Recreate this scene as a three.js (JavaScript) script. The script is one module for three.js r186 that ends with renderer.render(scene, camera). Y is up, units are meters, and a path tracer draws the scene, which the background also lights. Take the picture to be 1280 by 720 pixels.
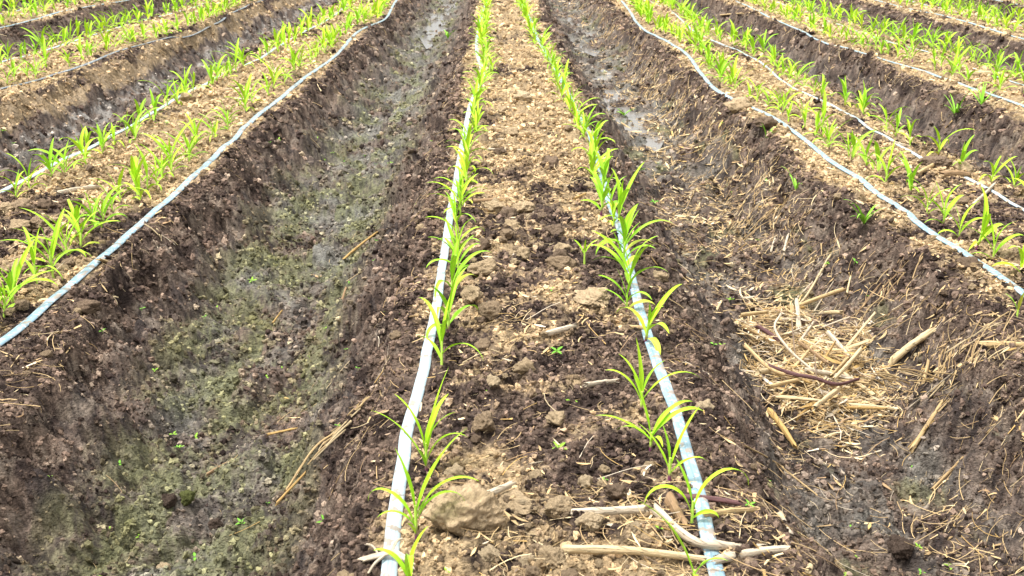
import * as THREE from 'three';
import { mergeGeometries, mergeVertices } from 'three/addons/utils/BufferGeometryUtils.js';
import { ImprovedNoise } from 'three/addons/math/ImprovedNoise.js';

// ---------------------------------------------------------------- camera, sky, sun, exposure
const scene = new THREE.Scene();
const camera = new THREE.PerspectiveCamera(28.84, 16 / 9, 0.05, 2000);
camera.position.set(-0.08, 0.915, 0);
camera.rotation.set(-0.32392, -0.010157, 0, 'YXZ');
camera.updateMatrixWorld();
camera.focus = 3.1;
camera.userData.fStop = 16;

const renderer = new THREE.WebGLRenderer({ antialias: true });
renderer.toneMapping = THREE.LinearToneMapping;
renderer.toneMappingExposure = 4.15;
renderer.shadowMap.enabled = true;
renderer.shadowMap.type = THREE.PCFSoftShadowMap;

const SUN = new THREE.Vector3(-0.42, 1, 0.12).normalize();
{ // thin bright overcast: brighter towards the zenith, a broad glow round the hidden sun
  const W = 256, Hh = 128, data = new Float32Array(W * Hh * 4);
  for (let j = 0; j < Hh; j++) for (let i = 0; i < W; i++) {
    const v = (j + 0.5) / Hh, u = (i + 0.5) / W;
    const el = (v - 0.5) * Math.PI, az = (u - 0.5) * 2 * Math.PI;
    const dx = Math.cos(el) * Math.cos(az), dy = Math.sin(el), dz = Math.cos(el) * Math.sin(az);
    const c = dx * SUN.x + dy * SUN.y + dz * SUN.z;
    let L = dy > 0 ? 0.27 + 0.73 * dy : 0.25;
    L += 0.5 * Math.pow(Math.max(0, c), 6) * (dy > 0 ? 1 : 0);
    const o = (j * W + i) * 4;
    data[o] = L * 0.6; data[o + 1] = L * 0.605; data[o + 2] = L * 0.61; data[o + 3] = 1;
  }
  const t = new THREE.DataTexture(data, W, Hh, THREE.RGBAFormat, THREE.FloatType);
  t.mapping = THREE.EquirectangularReflectionMapping; t.magFilter = THREE.LinearFilter; t.minFilter = THREE.LinearFilter;
  t.needsUpdate = true;
  scene.background = t; scene.environment = t;
}
const sun = new THREE.DirectionalLight(new THREE.Color(1, 0.98, 0.94), 1.5);
sun.position.copy(SUN).multiplyScalar(30).add(new THREE.Vector3(0, 0, -6));
sun.target.position.set(0, 0, -6); sun.castShadow = true; sun.shadow.radius = 22; sun.name = 'sun';
Object.assign(sun.shadow.camera, { left: -12, right: 12, top: 14, bottom: -14, near: 1, far: 70 });
sun.shadow.mapSize.set(2048, 2048);
scene.add(sun, sun.target);

// ---------------------------------------------------------------- random numbers and noise
function rng(seed) { let a = seed >>> 0; return () => { a = (a + 0x6d2b79f5) | 0; let t = Math.imul(a ^ (a >>> 15), 1 | a); t = (t + Math.imul(t ^ (t >>> 7), 61 | t)) ^ t; return ((t ^ (t >>> 14)) >>> 0) / 4294967296; }; }
const PERM = new Uint8Array(512), GX = new Float32Array(256), GY = new Float32Array(256), RND = new Float32Array(256);
{ const r = rng(77), p = [...Array(256).keys()]; for (let i = 255; i > 0; i--) { const j = Math.floor(r() * (i + 1)); [p[i], p[j]] = [p[j], p[i]]; }
  for (let i = 0; i < 512; i++) PERM[i] = p[i & 255]; for (let i = 0; i < 256; i++) { const a = r() * 6.2832; GX[i] = Math.cos(a); GY[i] = Math.sin(a); RND[i] = r(); } }
function n2(x, y) {
  const xi = Math.floor(x), yi = Math.floor(y), fx = x - xi, fy = y - yi;
  const u = fx * fx * fx * (fx * (fx * 6 - 15) + 10), v = fy * fy * fy * (fy * (fy * 6 - 15) + 10);
  const X = xi & 255, Y = yi & 255, A = PERM[X], B = PERM[X + 1];
  const a = PERM[A + Y], b = PERM[B + Y], c = PERM[A + Y + 1], d = PERM[B + Y + 1];
  const g0 = GX[a] * fx + GY[a] * fy, g1 = GX[b] * (fx - 1) + GY[b] * fy, g2 = GX[c] * fx + GY[c] * (fy - 1), g3 = GX[d] * (fx - 1) + GY[d] * (fy - 1);
  return 1.45 * ((g0 + (g1 - g0) * u) * (1 - v) + (g2 + (g3 - g2) * u) * v);
}
const fbm = (x, y, o = 4) => { let s = 0, a = 0.5; for (let i = 0; i < o; i++) { s += a * n2(x, y); x = x * 2.03 + 11.7; y = y * 2.03 + 5.3; a *= 0.5; } return s; };
const cl = (x, a = 0, b = 1) => (x < a ? a : x > b ? b : x);
const ss = (a, b, x) => { const t = cl((x - a) / (b - a)); return t * t * (3 - 2 * t); };
const mix = (a, b, t) => a + (b - a) * t;
// rounded lumps scattered one to a cell; tone of the winning lump in clodTone
let clodTone = 0;
function clods(x, y, cell, seed, prob) {
  const px = x / cell, py = y / cell, xi = Math.floor(px), yi = Math.floor(py); let best = 0; clodTone = 0.5;
  for (let j = -1; j <= 1; j++) for (let i = -1; i <= 1; i++) {
    const h = PERM[(PERM[(xi + i + seed) & 255] + yi + j) & 255];
    if (RND[h] > prob) continue;
    const h2 = PERM[h + 17], h3 = PERM[h + 91];
    const cx = xi + i + 0.15 + 0.7 * RND[h2], cy = yi + j + 0.15 + 0.7 * RND[h3], r = 0.3 + 0.38 * RND[PERM[h + 133]];
    const an = RND[h3] * 3.1416, st = 0.72 + 0.5 * RND[h2], ca = Math.cos(an), sa = Math.sin(an), ex = px - cx, ey = py - cy;
    const qx = (ex * ca + ey * sa) / st, qy = (-ex * sa + ey * ca) * st, q = qx * qx + qy * qy;
    if (q < r * r) { const v = Math.sqrt(r * r - q); if (v > best) { best = v; clodTone = RND[h2]; } }
  }
  return best;
}

// ---------------------------------------------------------------- the lie of the land: raised beds and furrows running away along -z
const BEDS = [-10.2, -8.77, -7.33, -5.9, -4.45, -2.97, -1.465, 0, 1.4, 2.64, 4.1, 5.5, 6.9, 8.3, 9.7];
const B0 = 7, DEPTH = 0.22;
let G = { k: 0, side: 1, a: 0, s: 0, hw: 0.7 };
function baseH(x, z) {
  const d = -z, wx = x + 0.02 * n2(x * 0.7 + 3, d * 0.8);
  let k = 0, bd = 1e9; for (let i = 0; i < BEDS.length; i++) { const q = Math.abs(wx - BEDS[i]); if (q < bd) { bd = q; k = i; } }
  const u = wx - BEDS[k], side = u < 0 ? -1 : 1, a = Math.abs(u), nb = BEDS[k + side], hw = nb === undefined ? 0.72 : Math.abs(nb - BEDS[k]) / 2;
  const q = k * 7.31 + side * 2.17;
  let e = 0.335 + 0.03 * n2(d * 1.1, q) + 0.022 * n2(d * 3.7, q + 4) + 0.012 * n2(d * 11, q + 8);
  let f = hw - 0.10 + 0.03 * n2(d * 1.3 + 9, q) + 0.02 * n2(d * 4.1, q + 2);
  if (k === B0 && side < 0) { e -= 0.02; f += 0.04; }
  if (k === B0 - 1 && side > 0) f += 0.02;
  if (k === B0 - 2 && side > 0) f -= 0.06;
  const nr = 1 - ss(1.9, 3.1, d); // towards this end of the field the furrows swing in to the middle bed
  if (k === B0 - 1 && side > 0) { e += 0.1 * nr; f += 0.06 * nr; } else if (k === B0 && side < 0) f -= 0.1 * nr; else if (k === B0 + 1 && side < 0) { e += 0.07 * nr; f += 0.04 * nr; } else if (k === B0 && side > 0) f -= 0.05 * nr;
  const scarp = k === B0 - 1 && side > 0 ? 1 : 0.45;
  e += scarp * (0.028 * n2(d * 8, q + 21) + 0.02 * (0.35 - Math.abs(n2(d * 5.5, q + 13))));
  const t = cl((a - e) / (f - e)), cut = 0.3 * scarp * (0.7 + 0.6 * n2(d * 3, q + 6)), foot = ss(0.0, 0.14, t), s = mix(mix(t * t * (3 - 2 * t), Math.sin(t * 1.5708), 0.35), foot, cut * (1 - t * t));
  const wall = 4 * s * (1 - s);
  let y = -DEPTH * s - 0.012 * ss(f, hw, a) + ss(0.85, 1, s) * (0.022 * n2(x * 9 + 2, d * 7) + 0.02 * (0.3 - Math.abs(n2(x * 14, d * 12 + 3)))) + 0.012 * (1 - s) * (1 - (a / e) * (a / e));
  y += wall * (0.034 * n2(x * 7, d * 4.5) + 0.026 * n2(x * 13, d * 9) + 0.045 * (0.3 - Math.abs(n2(x * 8 + 4, d * 6))) + 0.03 * (0.3 - Math.abs(n2(x * 15 + 4, d * 13)))) + 0.009 * n2(x * 5 + 9, d * 5) + 0.018 * n2(x * 1.3 + 9, d * 0.6);
  G.k = k; G.side = side; G.a = a; G.s = s; G.hw = hw;
  return y;
}
function tapeNear(x, d) { // how close to a laid tape (0..1): soil is pressed flat under it
  let m = 0; for (const t of TAPES) { if (d < t.d0 - 0.1 || d > t.d1 + 0.1) continue; const q = Math.abs(x - t.x(d)); if (q < 0.05) m = Math.max(m, 1 - q / 0.05); } return m;
}
let TONE = 0;
function H(x, z) {
  const d = -z; let y = baseH(x, z);
  const s = G.s, top = 1 - s, wall = 4 * s * (1 - s), k = G.k, side = G.side;
  let amp = mix(1.15, 1, top) * (0.75 + 0.5 * n2(x * 2.1, d * 2.1 + 40));
  const tn = tapeNear(x, d); amp *= 1 - 0.85 * ss(0, 0.9, tn);
  const wx = x + 0.012 * n2(x * 22, d * 22), wd = d + 0.012 * n2(x * 22 + 50, d * 22) + wall * 0.0;
  const a = clods(wx, wd, 0.095, 3, 0.32), ta = clodTone, b = clods(wx + 3, wd, 0.046, 31, 0.6), tb = clodTone, c = clods(wx, wd + 7, 0.021, 87, 0.8), tc = clodTone;
  const w4 = s > 0.06 ? clods(wx + 9, wd + 2, 0.17, 55, 0.42) : 0;
  y += amp * (0.038 * a + 0.030 * b + 0.019 * c - 0.015) + ss(0.06, 0.3, s) * (0.085 * w4 - 0.012);
  const rg = Math.abs(n2(x * 38 + 5, d * 38)), rh = Math.abs(n2(x * 90, d * 90 + 9));
  y += (0.4 + 0.6 * amp) * (1 - 0.9 * ss(0, 0.9, tn)) * (0.008 * n2(x * 31, d * 31) + 0.009 * (0.3 - rg) + 0.0065 * (0.3 - rh) + 0.004 * n2(x * 150, d * 150));
  if (wall > 0.05) y += wall * 0.006 * n2(x * 60 + d * 16, d * 26 - x * 10);
  TONE = a > 0.05 ? ta : b > 0.05 ? tb : tc; G.k = k; G.side = side; G.s = s;
  return y;
}
// tapes as laid: [half width, pairs of x and distance], smooth between
function spline(pts) {
  const p = pts.slice().sort((m, n) => m[1] - n[1]);
  return (d) => {
    if (d <= p[0][1]) return p[0][0]; const L = p.length - 1; if (d >= p[L][1]) return p[L][0];
    let i = 0; while (p[i + 1][1] < d) i++;
    const g = (j) => p[cl(j, 0, L)], t = (d - p[i][1]) / (p[i + 1][1] - p[i][1]), h = p[i + 1][1] - p[i][1];
    const m = (j) => { const A = g(j - 1), B = g(j + 1); return B[1] === A[1] ? 0 : (B[0] - A[0]) / (B[1] - A[1]); };
    const t2 = t * t, t3 = t2 * t;
    return (2 * t3 - 3 * t2 + 1) * p[i][0] + (t3 - 2 * t2 + t) * h * m(i) + (-2 * t3 + 3 * t2) * p[i + 1][0] + (t3 - t2) * h * m(i + 1);
  };
}
const TAPES = [
  { n: 'bed0L', w: 0.0119, l: 'pale drip tape with dusty print on the clod-strewn middle bed, beside a gnarled root', p: [-0.2, 26, -0.21, 16, -0.224, 12.653, -0.256, 9.525, -0.244, 7.887, -0.181, 6.58, -0.203, 6.029, -0.228, 5.489, -0.234, 4.878, -0.239, 4.293, -0.239, 3.887, -0.241, 3.446, -0.239, 3.088, -0.238, 2.793, -0.238, 2.545, -0.242, 2.334, -0.243, 2.161, -0.251, 2.012, -0.256, 1.898, -0.253, 1.788, -0.252, 1.642, -0.248, 1.494, -0.244, 1.4, -0.24, 0.8] },
  { n: 'bed0R', w: 0.0119, l: 'blue-grey drip tape crossed by dry stalks at the end of the middle bed', p: [0.1, 26, 0.12, 16, 0.129, 12.195, 0.188, 9.945, 0.2, 8.769, 0.231, 7.698, 0.253, 6.781, 0.265, 6.198, 0.289, 5.414, 0.307, 4.968, 0.303, 4.363, 0.283, 3.693, 0.28, 3.262, 0.263, 2.822, 0.25, 2.457, 0.249, 2.258, 0.25, 2.077, 0.251, 1.945, 0.248, 1.817, 0.243, 1.637, 0.236, 1.524, 0.231, 1.445, 0.229, 1.407, 0.22, 0.8] },
  { n: 'bedm1R', w: 0.0127, l: 'wide pale blue drip tape on the rim of the steep bank by the green furrow', p: [-1.2, 26, -1.206, 12.663, -1.178, 11.683, -1.127, 10.341, -1.208, 9.144, -1.19, 7.757, -1.191, 6.977, -1.208, 6.46, -1.207, 5.719, -1.219, 5.187, -1.207, 4.688, -1.192, 3.959, -1.19, 3.436, -1.196, 3.106, -1.197, 2.757, -1.198, 2.505, -1.196, 2.334, -1.19, 0.9] },
  { n: 'bedm1L', w: 0.0113, l: 'thin white drip tape half hidden by seedling leaves beside the water-streaked bank', p: [-1.6, 26, -1.632, 12.212, -1.611, 9.607, -1.647, 8.296, -1.67, 7.172, -1.728, 6.402, -1.731, 5.576, -1.726, 4.893, -1.75, 4.509, -1.768, 4.082, -1.778, 3.714, -1.75, 1.5] },
  { n: 'bedm2R', w: 0.0113, dark: 1, l: 'dark slate-blue drip tape above the bank with tan clay smears', p: [-2.7, 26, -2.671, 12.678, -2.673, 11.902, -2.627, 10.769, -2.582, 9.482, -2.634, 8.798, -2.709, 8.007, -2.711, 7.183, -2.743, 6.54, -2.8, 6.141, -2.75, 3] },
  { n: 'bedm2L', w: 0.0123, l: 'light grey drip tape sharing a bed with the dark slate-blue tape', p: [-3.2, 26, -3.156, 12.228, -3.188, 10.774, -3.272, 10.055, -3.243, 9.042, -3.217, 8.312, -3.21, 7.688, -3.241, 7.188, -3.2, 4] },
  { n: 'bedm3R', w: 0.0131, l: 'light grey drip tape two furrows over from the dark slate-blue tape', p: [-4.2, 26, -4.154, 12.693, -4.216, 11.918, -4.232, 10.959, -4.195, 10.064, -4.187, 9.431, -4.2, 5] },
  { n: 'bedm3L', w: 0.0116, l: 'far light drip tape on the outer seedling bed', p: [-4.7, 26, -4.68, 14, -4.72, 10, -4.7, 6] },
  { n: 'bed1L', w: 0.0123, l: 'pale grey drip tape with a soil-caught splice along the straw-littered bank', p: [1.2, 26, 1.233, 12.638, 1.183, 11.364, 1.09, 9.58, 1.113, 8.646, 1.162, 7.644, 1.123, 6.808, 1.085, 6.19, 1.118, 5.695, 1.174, 5.205, 1.194, 4.629, 1.192, 4.22, 1.207, 3.96, 1.205, 3.752, 1.214, 3.451, 1.2, 3.316, 1.216, 3.057, 1.22, 2.778, 1.215, 2.625, 1.21, 1] },
  { n: 'bed1R', w: 0.0084, bury: [4.02, 4.24], l: 'narrow grey drip tape that dips under a soil lump and a short log', p: [1.55, 26, 1.531, 11.965, 1.525, 10.475, 1.484, 9.244, 1.498, 8.264, 1.551, 7.1, 1.522, 6.432, 1.519, 5.821, 1.552, 5.494, 1.551, 5.015, 1.559, 4.626, 1.568, 4.319, 1.6, 3.931, 1.599, 3.702, 1.589, 3.447, 1.6, 2] },
  { n: 'bed2L', w: 0.0113, l: 'light drip tape along the dark brown bank with grass tufts', p: [2.5, 26, 2.47, 12.626, 2.387, 10.892, 2.346, 9.365, 2.312, 8.36, 2.354, 7.631, 2.4, 7.092, 2.46, 6.654, 2.47, 5.974, 2.47, 5.438, 2.46, 3] },
  { n: 'bed2R', w: 0.0086, bury: [6.9, 7.5], l: 'thin light drip tape partly buried on the bed beyond the grass-tufted bank', p: [2.85, 26, 2.853, 11.642, 2.805, 9.845, 2.781, 8.86, 2.772, 8.149, 2.802, 7.627, 2.764, 6.085, 2.8, 4] },
  { n: 'bed3L', w: 0.0116, l: 'far light drip tape behind the partly buried thin tape', p: [3.9, 26, 3.945, 11.432, 3.969, 10.533, 3.932, 9.551, 3.86, 8.562, 3.9, 5] },
  { n: 'bed3R', w: 0.0095, l: 'farther thin drip tape sharing the bed behind the partly buried one', p: [4.33, 26, 4.3, 11, 4.33, 9, 4.3, 5] },
  { n: 'bed4L', w: 0.0116, l: 'outermost light drip tape beyond the last seedling bed', p: [5.25, 26, 5.234, 12.597, 5.229, 11.617, 5.2, 6] },
];
for (const t of TAPES) { const a = []; for (let i = 0; i < t.p.length; i += 2) a.push([t.p[i], t.p[i + 1]]); t.x = spline(a); t.d0 = Math.min(...a.map((q) => q[1])); t.d1 = 26; }

// ---------------------------------------------------------------- naming helpers
const used = {};
function numbered(n) { const c = used[n] = (used[n] ?? -1) + 1; return c ? n + '_' + String(c).padStart(3, '0') : n; }
function put(o, name, label, category, group, kind) {
  if (label.split(' ').length > 16) label = label.replace(/ (near|right beside) (the|two) [^,]*$/, '');
  o.name = numbered(name); o.userData.label = label; if (category) o.userData.category = category; if (group) o.userData.group = group; if (kind) o.userData.kind = kind;
  o.traverse((m) => { if (m.isMesh) { m.castShadow = true; m.receiveShadow = true; } });
  scene.add(o); return o;
}
const M = (p) => new THREE.MeshStandardMaterial(p);
const lin = (r, g, b) => new THREE.Color().setRGB(r, g, b);

// things one can find again, to say where a look-alike lies
const MARKS = [[-0.138, 1.535, 'the largest clod'], [-0.111, 1.851, 'the rounded brown clod'], [0.06, 1.45, 'the longest white stalk'], [0.085, 1.535, 'the dusty stalk'], [-0.106, 2.481, 'the angular brown clod'], [-0.13, 2.824, 'the broad tan clod'], [0.141, 2.545, 'the wide cracked clod'], [0.142, 2.851, 'the lone seedling between the rows'], [0.069, 3.161, 'the dark wedge-shaped clod'], [0.12, 2.07, 'the pale stalk by the blue-grey tape'], [0.05, 2.36, 'the short grey stalk in mid bed'],
  [-1.15, 3.0, 'the husk on the wide tape'], [-1.515, 3.72, 'the pale stalk between clods'], [-1.526, 3.264, 'the split tan clod'], [-1.25, 2.56, 'two small clods against the tape'], [1.53, 4.09, 'the split stalk bridging the narrow tape'], [1.54, 3.65, 'the stalk leaning over the narrow tape'], [1.6, 4.14, 'the soil lump burying the tape'], [1.058, 3.383, 'the grass tuft on the straw bank'], [1.334, 2.992, 'the tan clod behind seedlings'], [0.97, 2.58, 'the stout cream stalk section'], [0.7, 2.68, 'the straw heap'], [1.03, 2.3, 'the shaggy husked stalk'], [-0.713, 2.01, 'the mossy clod'], [-0.712, 1.818, 'the orange-tan lump'], [-0.385, 2.045, 'the fan of fine straws'], [0.663, 1.815, 'the dark clod in the straw furrow'], [0.638, 6.489, 'the grass tuft by the puddle'], [1.06, 4.75, 'the tuft by the tape bend'], [-0.69, 2.19, 'the dark slanting twig'], [2.27, 5.6, 'the spreading grass tuft']];
function nearMark(x, d) { let b = 0.42, p = ''; for (const [mx, md, n] of MARKS) { const q = Math.hypot(x - mx, d - md); if (q < b && q > 0.03) { b = q; p = n; } } return p ? (b < 0.14 ? ' right beside ' : ' near ') + p : ''; }

// ---------------------------------------------------------------- soil: what it is made of at a place (linear base colour)
const COL = [0, 0, 0];
const DARK = [0.048, 0.033, 0.028], UMBER = [0.208, 0.148, 0.112], TAN = [0.50, 0.365, 0.21], GREY = [0.235, 0.225, 0.195], ALGAE = [0.19, 0.195, 0.085], SALT = [0.42, 0.385, 0.345];
function blend(c, w) { COL[0] += (c[0] - COL[0]) * w; COL[1] += (c[1] - COL[1]) * w; COL[2] += (c[2] - COL[2]) * w; }
function soilColour(x, z, k, side, s, tone, y = -DEPTH * s) { // the grain runs round the lumps, so height counts as distance too
  const cx0 = x, d = -z + y; x -= side * (y + DEPTH * s) * 0.5 - side * DEPTH * s;
  COL[0] = DARK[0]; COL[1] = DARK[1]; COL[2] = DARK[2];
  const big = fbm(x * 1.7 + 20, d * 1.1, 4), mid = fbm(x * 7, d * 7 + 30, 4), fine = n2(x * 60, d * 60), grit = n2(x * 170, d * 170);
  blend(UMBER, cl(0.5 + 1.5 * mid + 0.6 * fine + 0.7 * (tone - 0.5) + 0.4 * grit));
  const furrowIndex = side > 0 ? k : k - 1;
  if (s < 0.8) { // loose dry crust on the bed, in patches
    const cx = Math.abs(cx0 - BEDS[k]); let bias = 0.05 + 0.42 * ss(3.0, 5, d) * (k === B0 ? 1 : 0.7);
    if (k !== B0) bias += 0.14;
    bias -= 0.95 * ss(0.25, 0.38, cx + 0.04 * mid);
    const w = ss(0.02, 0.32, big * 0.9 + mid * 0.75 + bias + 0.18 * fine + 0.22 * (tone - 0.5));
    blend(TAN, 0.85 * w);
  }
  if (k === B0 - 2 && side > 0 && s < 0.75 && s > 0.003) blend([0.44, 0.32, 0.19], 0.92 * ss(-0.06, 0.05, fbm(x * 4 + 4, d * 1.9, 3) + 0.16 + 0.1 * fine - 0.5 * ss(0.4, 0.72, s)));
  if (s > 0.08) blend([0.35, 0.285, 0.22], 0.45 * ss(0.12, 0.5, 0.9 * fbm(x * 11 + 70, d * 9, 3) + 0.3 * fine + 0.25 * grit + 0.3 * (tone - 0.5) + 0.08)); // drier crumbs on the banks
  if (s > 0.5) {
    const f = ss(0.55, 0.97, s + 0.2 * mid), left = furrowIndex === B0 - 1, right = furrowIndex === B0;
    const g1 = cl(0.24 + 1.5 * fbm(x * 4 + 8, d * 2.6, 4) + 0.3 * fine + (left ? 0.2 * ss(2.5, 4.5, d) : 0) + (right ? 0.35 * ss(4.2, 5.2, d) - 0.25 : 0) - (left || right ? 0 : 0.25));
    blend(GREY, f * g1);
    if (left) blend(ALGAE, ss(0.35, 0.9, s + 0.3 * mid) * 0.7 * ss(-0.03, 0.42, fbm(x * 5 + 60, d * 4, 4) + 0.2 + 0.3 * fine + 0.15 * grit - 0.15 * ss(3.6, 6, d)));
    if (right) blend(ALGAE, 0.6 * ss(0.05, 0.3, fbm(x * 4 + 33, d * 3, 3) + 0.12 * fine - 0.1));
  }
  if (k === B0 - 2 && side > 0 && s > 0.72 && s < 0.99) blend(SALT, 0.8 * ss(0.0, 0.4, n2(x * 6 , d * 34) + 0.6 * fbm(x * 3, d * 5, 2)));
  const g = 1 + 0.2 * fine + 0.2 * grit;
  COL[0] *= g; COL[1] *= g; COL[2] *= g;
}
function grainTexture(size, seed, lo, hi, tint) { // fine grain of crumbs, pores and fibres; tiles
  const r = rng(seed), a = new Float32Array(size * size);
  for (const [n, w] of [[size / 4, 0.4], [size / 8, 0.55], [size / 16, 0.5], [size / 40, 0.4]]) {
    const q = Math.round(n), g = new Float32Array(q * q).map(() => r());
    for (let y = 0; y < size; y++) for (let x = 0; x < size; x++) {
      const fx = x / size * q, fy = y / size * q, xi = Math.floor(fx), yi = Math.floor(fy), u = fx - xi, v = fy - yi, X = (xi + 1) % q, Y = (yi + 1) % q;
      a[y * size + x] += w * (mix(mix(g[yi * q + xi], g[yi * q + X], u), mix(g[Y * q + xi], g[Y * q + X], u), v) - 0.5);
    }
  }
  for (let i = 0; i < a.length; i++) a[i] += 0.3 * (r() - 0.5);
  const fib = new Float32Array(size * size);
  for (let n = 0; n < size * 0.9; n++) { let x = r() * size, y = r() * size, an = r() * 6.28; const L = 4 + r() * 22, v = r() < 0.72 ? 0.5 : -0.35; for (let i = 0; i < L; i++) { x += Math.cos(an); y += Math.sin(an); an += (r() - 0.5) * 0.25; fib[(((y | 0) % size + size) % size) * size + ((x | 0) % size + size) % size] = v; } }
  const data = new Uint8Array(size * size * 4);
  for (let i = 0; i < a.length; i++) {
    const v = cl(0.5 + a[i] * 0.95 + fib[i] * 0.8), L = lo + (hi - lo) * v; const w = Math.max(0, fib[i]);
    for (let c = 0; c < 3; c++) { const q = cl(tint ? L * (1 + w * [0.5, 0.4, 0.15][c]) : v); data[i * 4 + c] = 255 * (tint ? Math.pow(q, 1 / 2.2) : q); } data[i * 4 + 3] = 255;
  }
  const t = new THREE.DataTexture(data, size, size); t.wrapS = t.wrapT = THREE.RepeatWrapping; t.magFilter = THREE.LinearFilter; t.minFilter = THREE.LinearMipmapLinearFilter; t.generateMipmaps = true;
  if (tint) t.colorSpace = THREE.SRGBColorSpace; t.needsUpdate = true; return t;
}
const soilMap = grainTexture(1024, 5, 0.24, 1.0, true), soilBump = grainTexture(1024, 6, 0, 1, false);
const bedSoil = new THREE.MeshPhysicalMaterial({ specularIntensity: 0.2, vertexColors: true, map: soilMap, bumpMap: soilBump, bumpScale: 0.006, roughness: 0.95 });
const furrowSoil = new THREE.MeshPhysicalMaterial({ specularIntensity: 0.55, vertexColors: true, map: soilMap, bumpMap: soilBump, bumpScale: 0.0055, roughness: 0.82 });

{ // one continuous relief, split into each bed and each furrow
  const NR = 960, NC = 860, D0 = 0.85, D1 = 26;
  const pos = new Float32Array(NR * NC * 3), col = new Float32Array(NR * NC * 3), own = new Int16Array(NR * NC), along = new Float32Array(NR * NC);
  for (let j = 0; j < NR; j++) {
    const d = D0 * Math.pow(D1 / D0, j / (NR - 1)), hw = 1.5 + 0.56 * d;
    for (let i = 0; i < NC; i++) {
      const u = i / (NC - 1) * 2 - 1, x = hw * u * (0.58 + 0.42 * u * u) - 0.05 + 0.001 * RND[(i * 7 + j * 13) & 255], o = (j * NC + i) * 3;
      const z = -d - 0.0012 * RND[(i * 5 + j * 31) & 255];
      const y = H(x, z), k = G.k, side = G.side, s = G.s;
      along[j * NC + i] = x + side * DEPTH * s + k * 2 * DEPTH;
      pos[o] = x; pos[o + 1] = y; pos[o + 2] = z;
      soilColour(x, z, k, side, s, TONE, y); col[o] = COL[0]; col[o + 1] = COL[1]; col[o + 2] = COL[2];
      const wet = s + 0.22 * n2(x * 9, d * 7) + 0.12 * n2(x * 30, d * 24);
      own[j * NC + i] = wet > 0.42 ? 100 + (side > 0 ? k : k - 1) : k;
    }
  }
  const lists = {};
  const add = (a, b, c) => { const q = own[a]; (lists[q] ??= []).push(a, b, c); };
  for (let j = 0; j < NR - 1; j++) for (let i = 0; i < NC - 1; i++) { const a = j * NC + i, b = a + 1, c = a + NC, e = c + 1; if ((i + j) & 1) { add(a, b, c); add(b, e, c); } else { add(a, b, e); add(a, e, c); } }
  // smooth normals over the whole relief
  const whole = new THREE.BufferGeometry(); whole.setAttribute('position', new THREE.BufferAttribute(pos, 3));
  const idx = new Uint32Array(Object.values(lists).reduce((s, l) => s + l.length, 0)); { let p = 0; for (const l of Object.values(lists)) for (const v of l) idx[p++] = v; }
  whole.setIndex(new THREE.BufferAttribute(idx, 1)); whole.computeVertexNormals(); const nor = whole.attributes.normal.array;
  const BL = { [B0]: 'clod-strewn middle soil bed with two drip tapes and two seedling rows', [B0 - 1]: 'soil bed with a wide pale blue tape on the rim of a steep damp bank', [B0 + 1]: 'soil bed with a straw-littered bank and two grey tapes', [B0 - 2]: 'soil bed with tan clay smears and a dark slate-blue tape', [B0 + 2]: 'soil bed with a dark brown bank and grass tufts' };
  const FL = { [B0 - 1]: 'damp furrow with grey-green algae on its floor', [B0]: 'furrow holding a heap of dry stalks and straw chips', [B0 - 2]: 'wet furrow beside the water-streaked bank', [B0 + 1]: 'dark furrow below the bank with grass tufts' };
  for (const key of Object.keys(lists)) {
    const l = lists[key], map = new Map(), P = [], N = [], C = [], U = [], I = [];
    for (const v of l) { let q = map.get(v); if (q === undefined) { q = map.size; map.set(v, q); for (let c = 0; c < 3; c++) { P.push(pos[v * 3 + c]); N.push(nor[v * 3 + c]); C.push(col[v * 3 + c]); } U.push(along[v] / 0.62, (pos[v * 3 + 2] - pos[v * 3 + 1]) / 0.62); } I.push(q); }
    const g = new THREE.BufferGeometry();
    g.setAttribute('position', new THREE.Float32BufferAttribute(P, 3)); g.setAttribute('normal', new THREE.Float32BufferAttribute(N, 3)); g.setAttribute('color', new THREE.Float32BufferAttribute(C, 3)); g.setAttribute('uv', new THREE.Float32BufferAttribute(U, 2)); g.setIndex(I);
    const fur = +key >= 100, n = fur ? +key - 100 : +key;
    put(new THREE.Mesh(g, fur ? furrowSoil : bedSoil), fur ? 'furrow' : 'planting_bed', (fur ? FL[n] : BL[n]) ?? (fur ? 'furrow between outer soil beds' : 'outer soil bed planted with seedlings'), fur ? 'furrow' : 'soil bed', fur ? 'furrows' : 'planting beds', 'structure');
  }
  // the rest of the field, out to the horizon
  const g = new THREE.PlaneGeometry(900, 900, 60, 60); g.rotateX(-Math.PI / 2); const uv = g.attributes.uv; for (let i = 0; i < uv.count; i++) uv.setXY(i, uv.getX(i) * 300, uv.getY(i) * 300);
  const f = new THREE.Mesh(g, M({ color: lin(0.19, 0.14, 0.1), map: soilMap, roughness: 0.95 })); f.position.y = -0.34;
  put(f, 'field', 'open brown field stretching to the horizon', 'field', null, 'structure');
}
const nrm = new THREE.Vector3(), Y = new THREE.Vector3(0, 1, 0);
function slopeN(x, z, e = 0.02) { return nrm.set(-(baseH(x + e, z) - baseH(x - e, z)) / (2 * e), 1, -(baseH(x, z + e) - baseH(x, z - e)) / (2 * e)).normalize(); }
const inView = (x, d, m = 0.25) => d > 1.0 && Math.abs(x + 0.07) < 0.49 * d + m;

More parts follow.
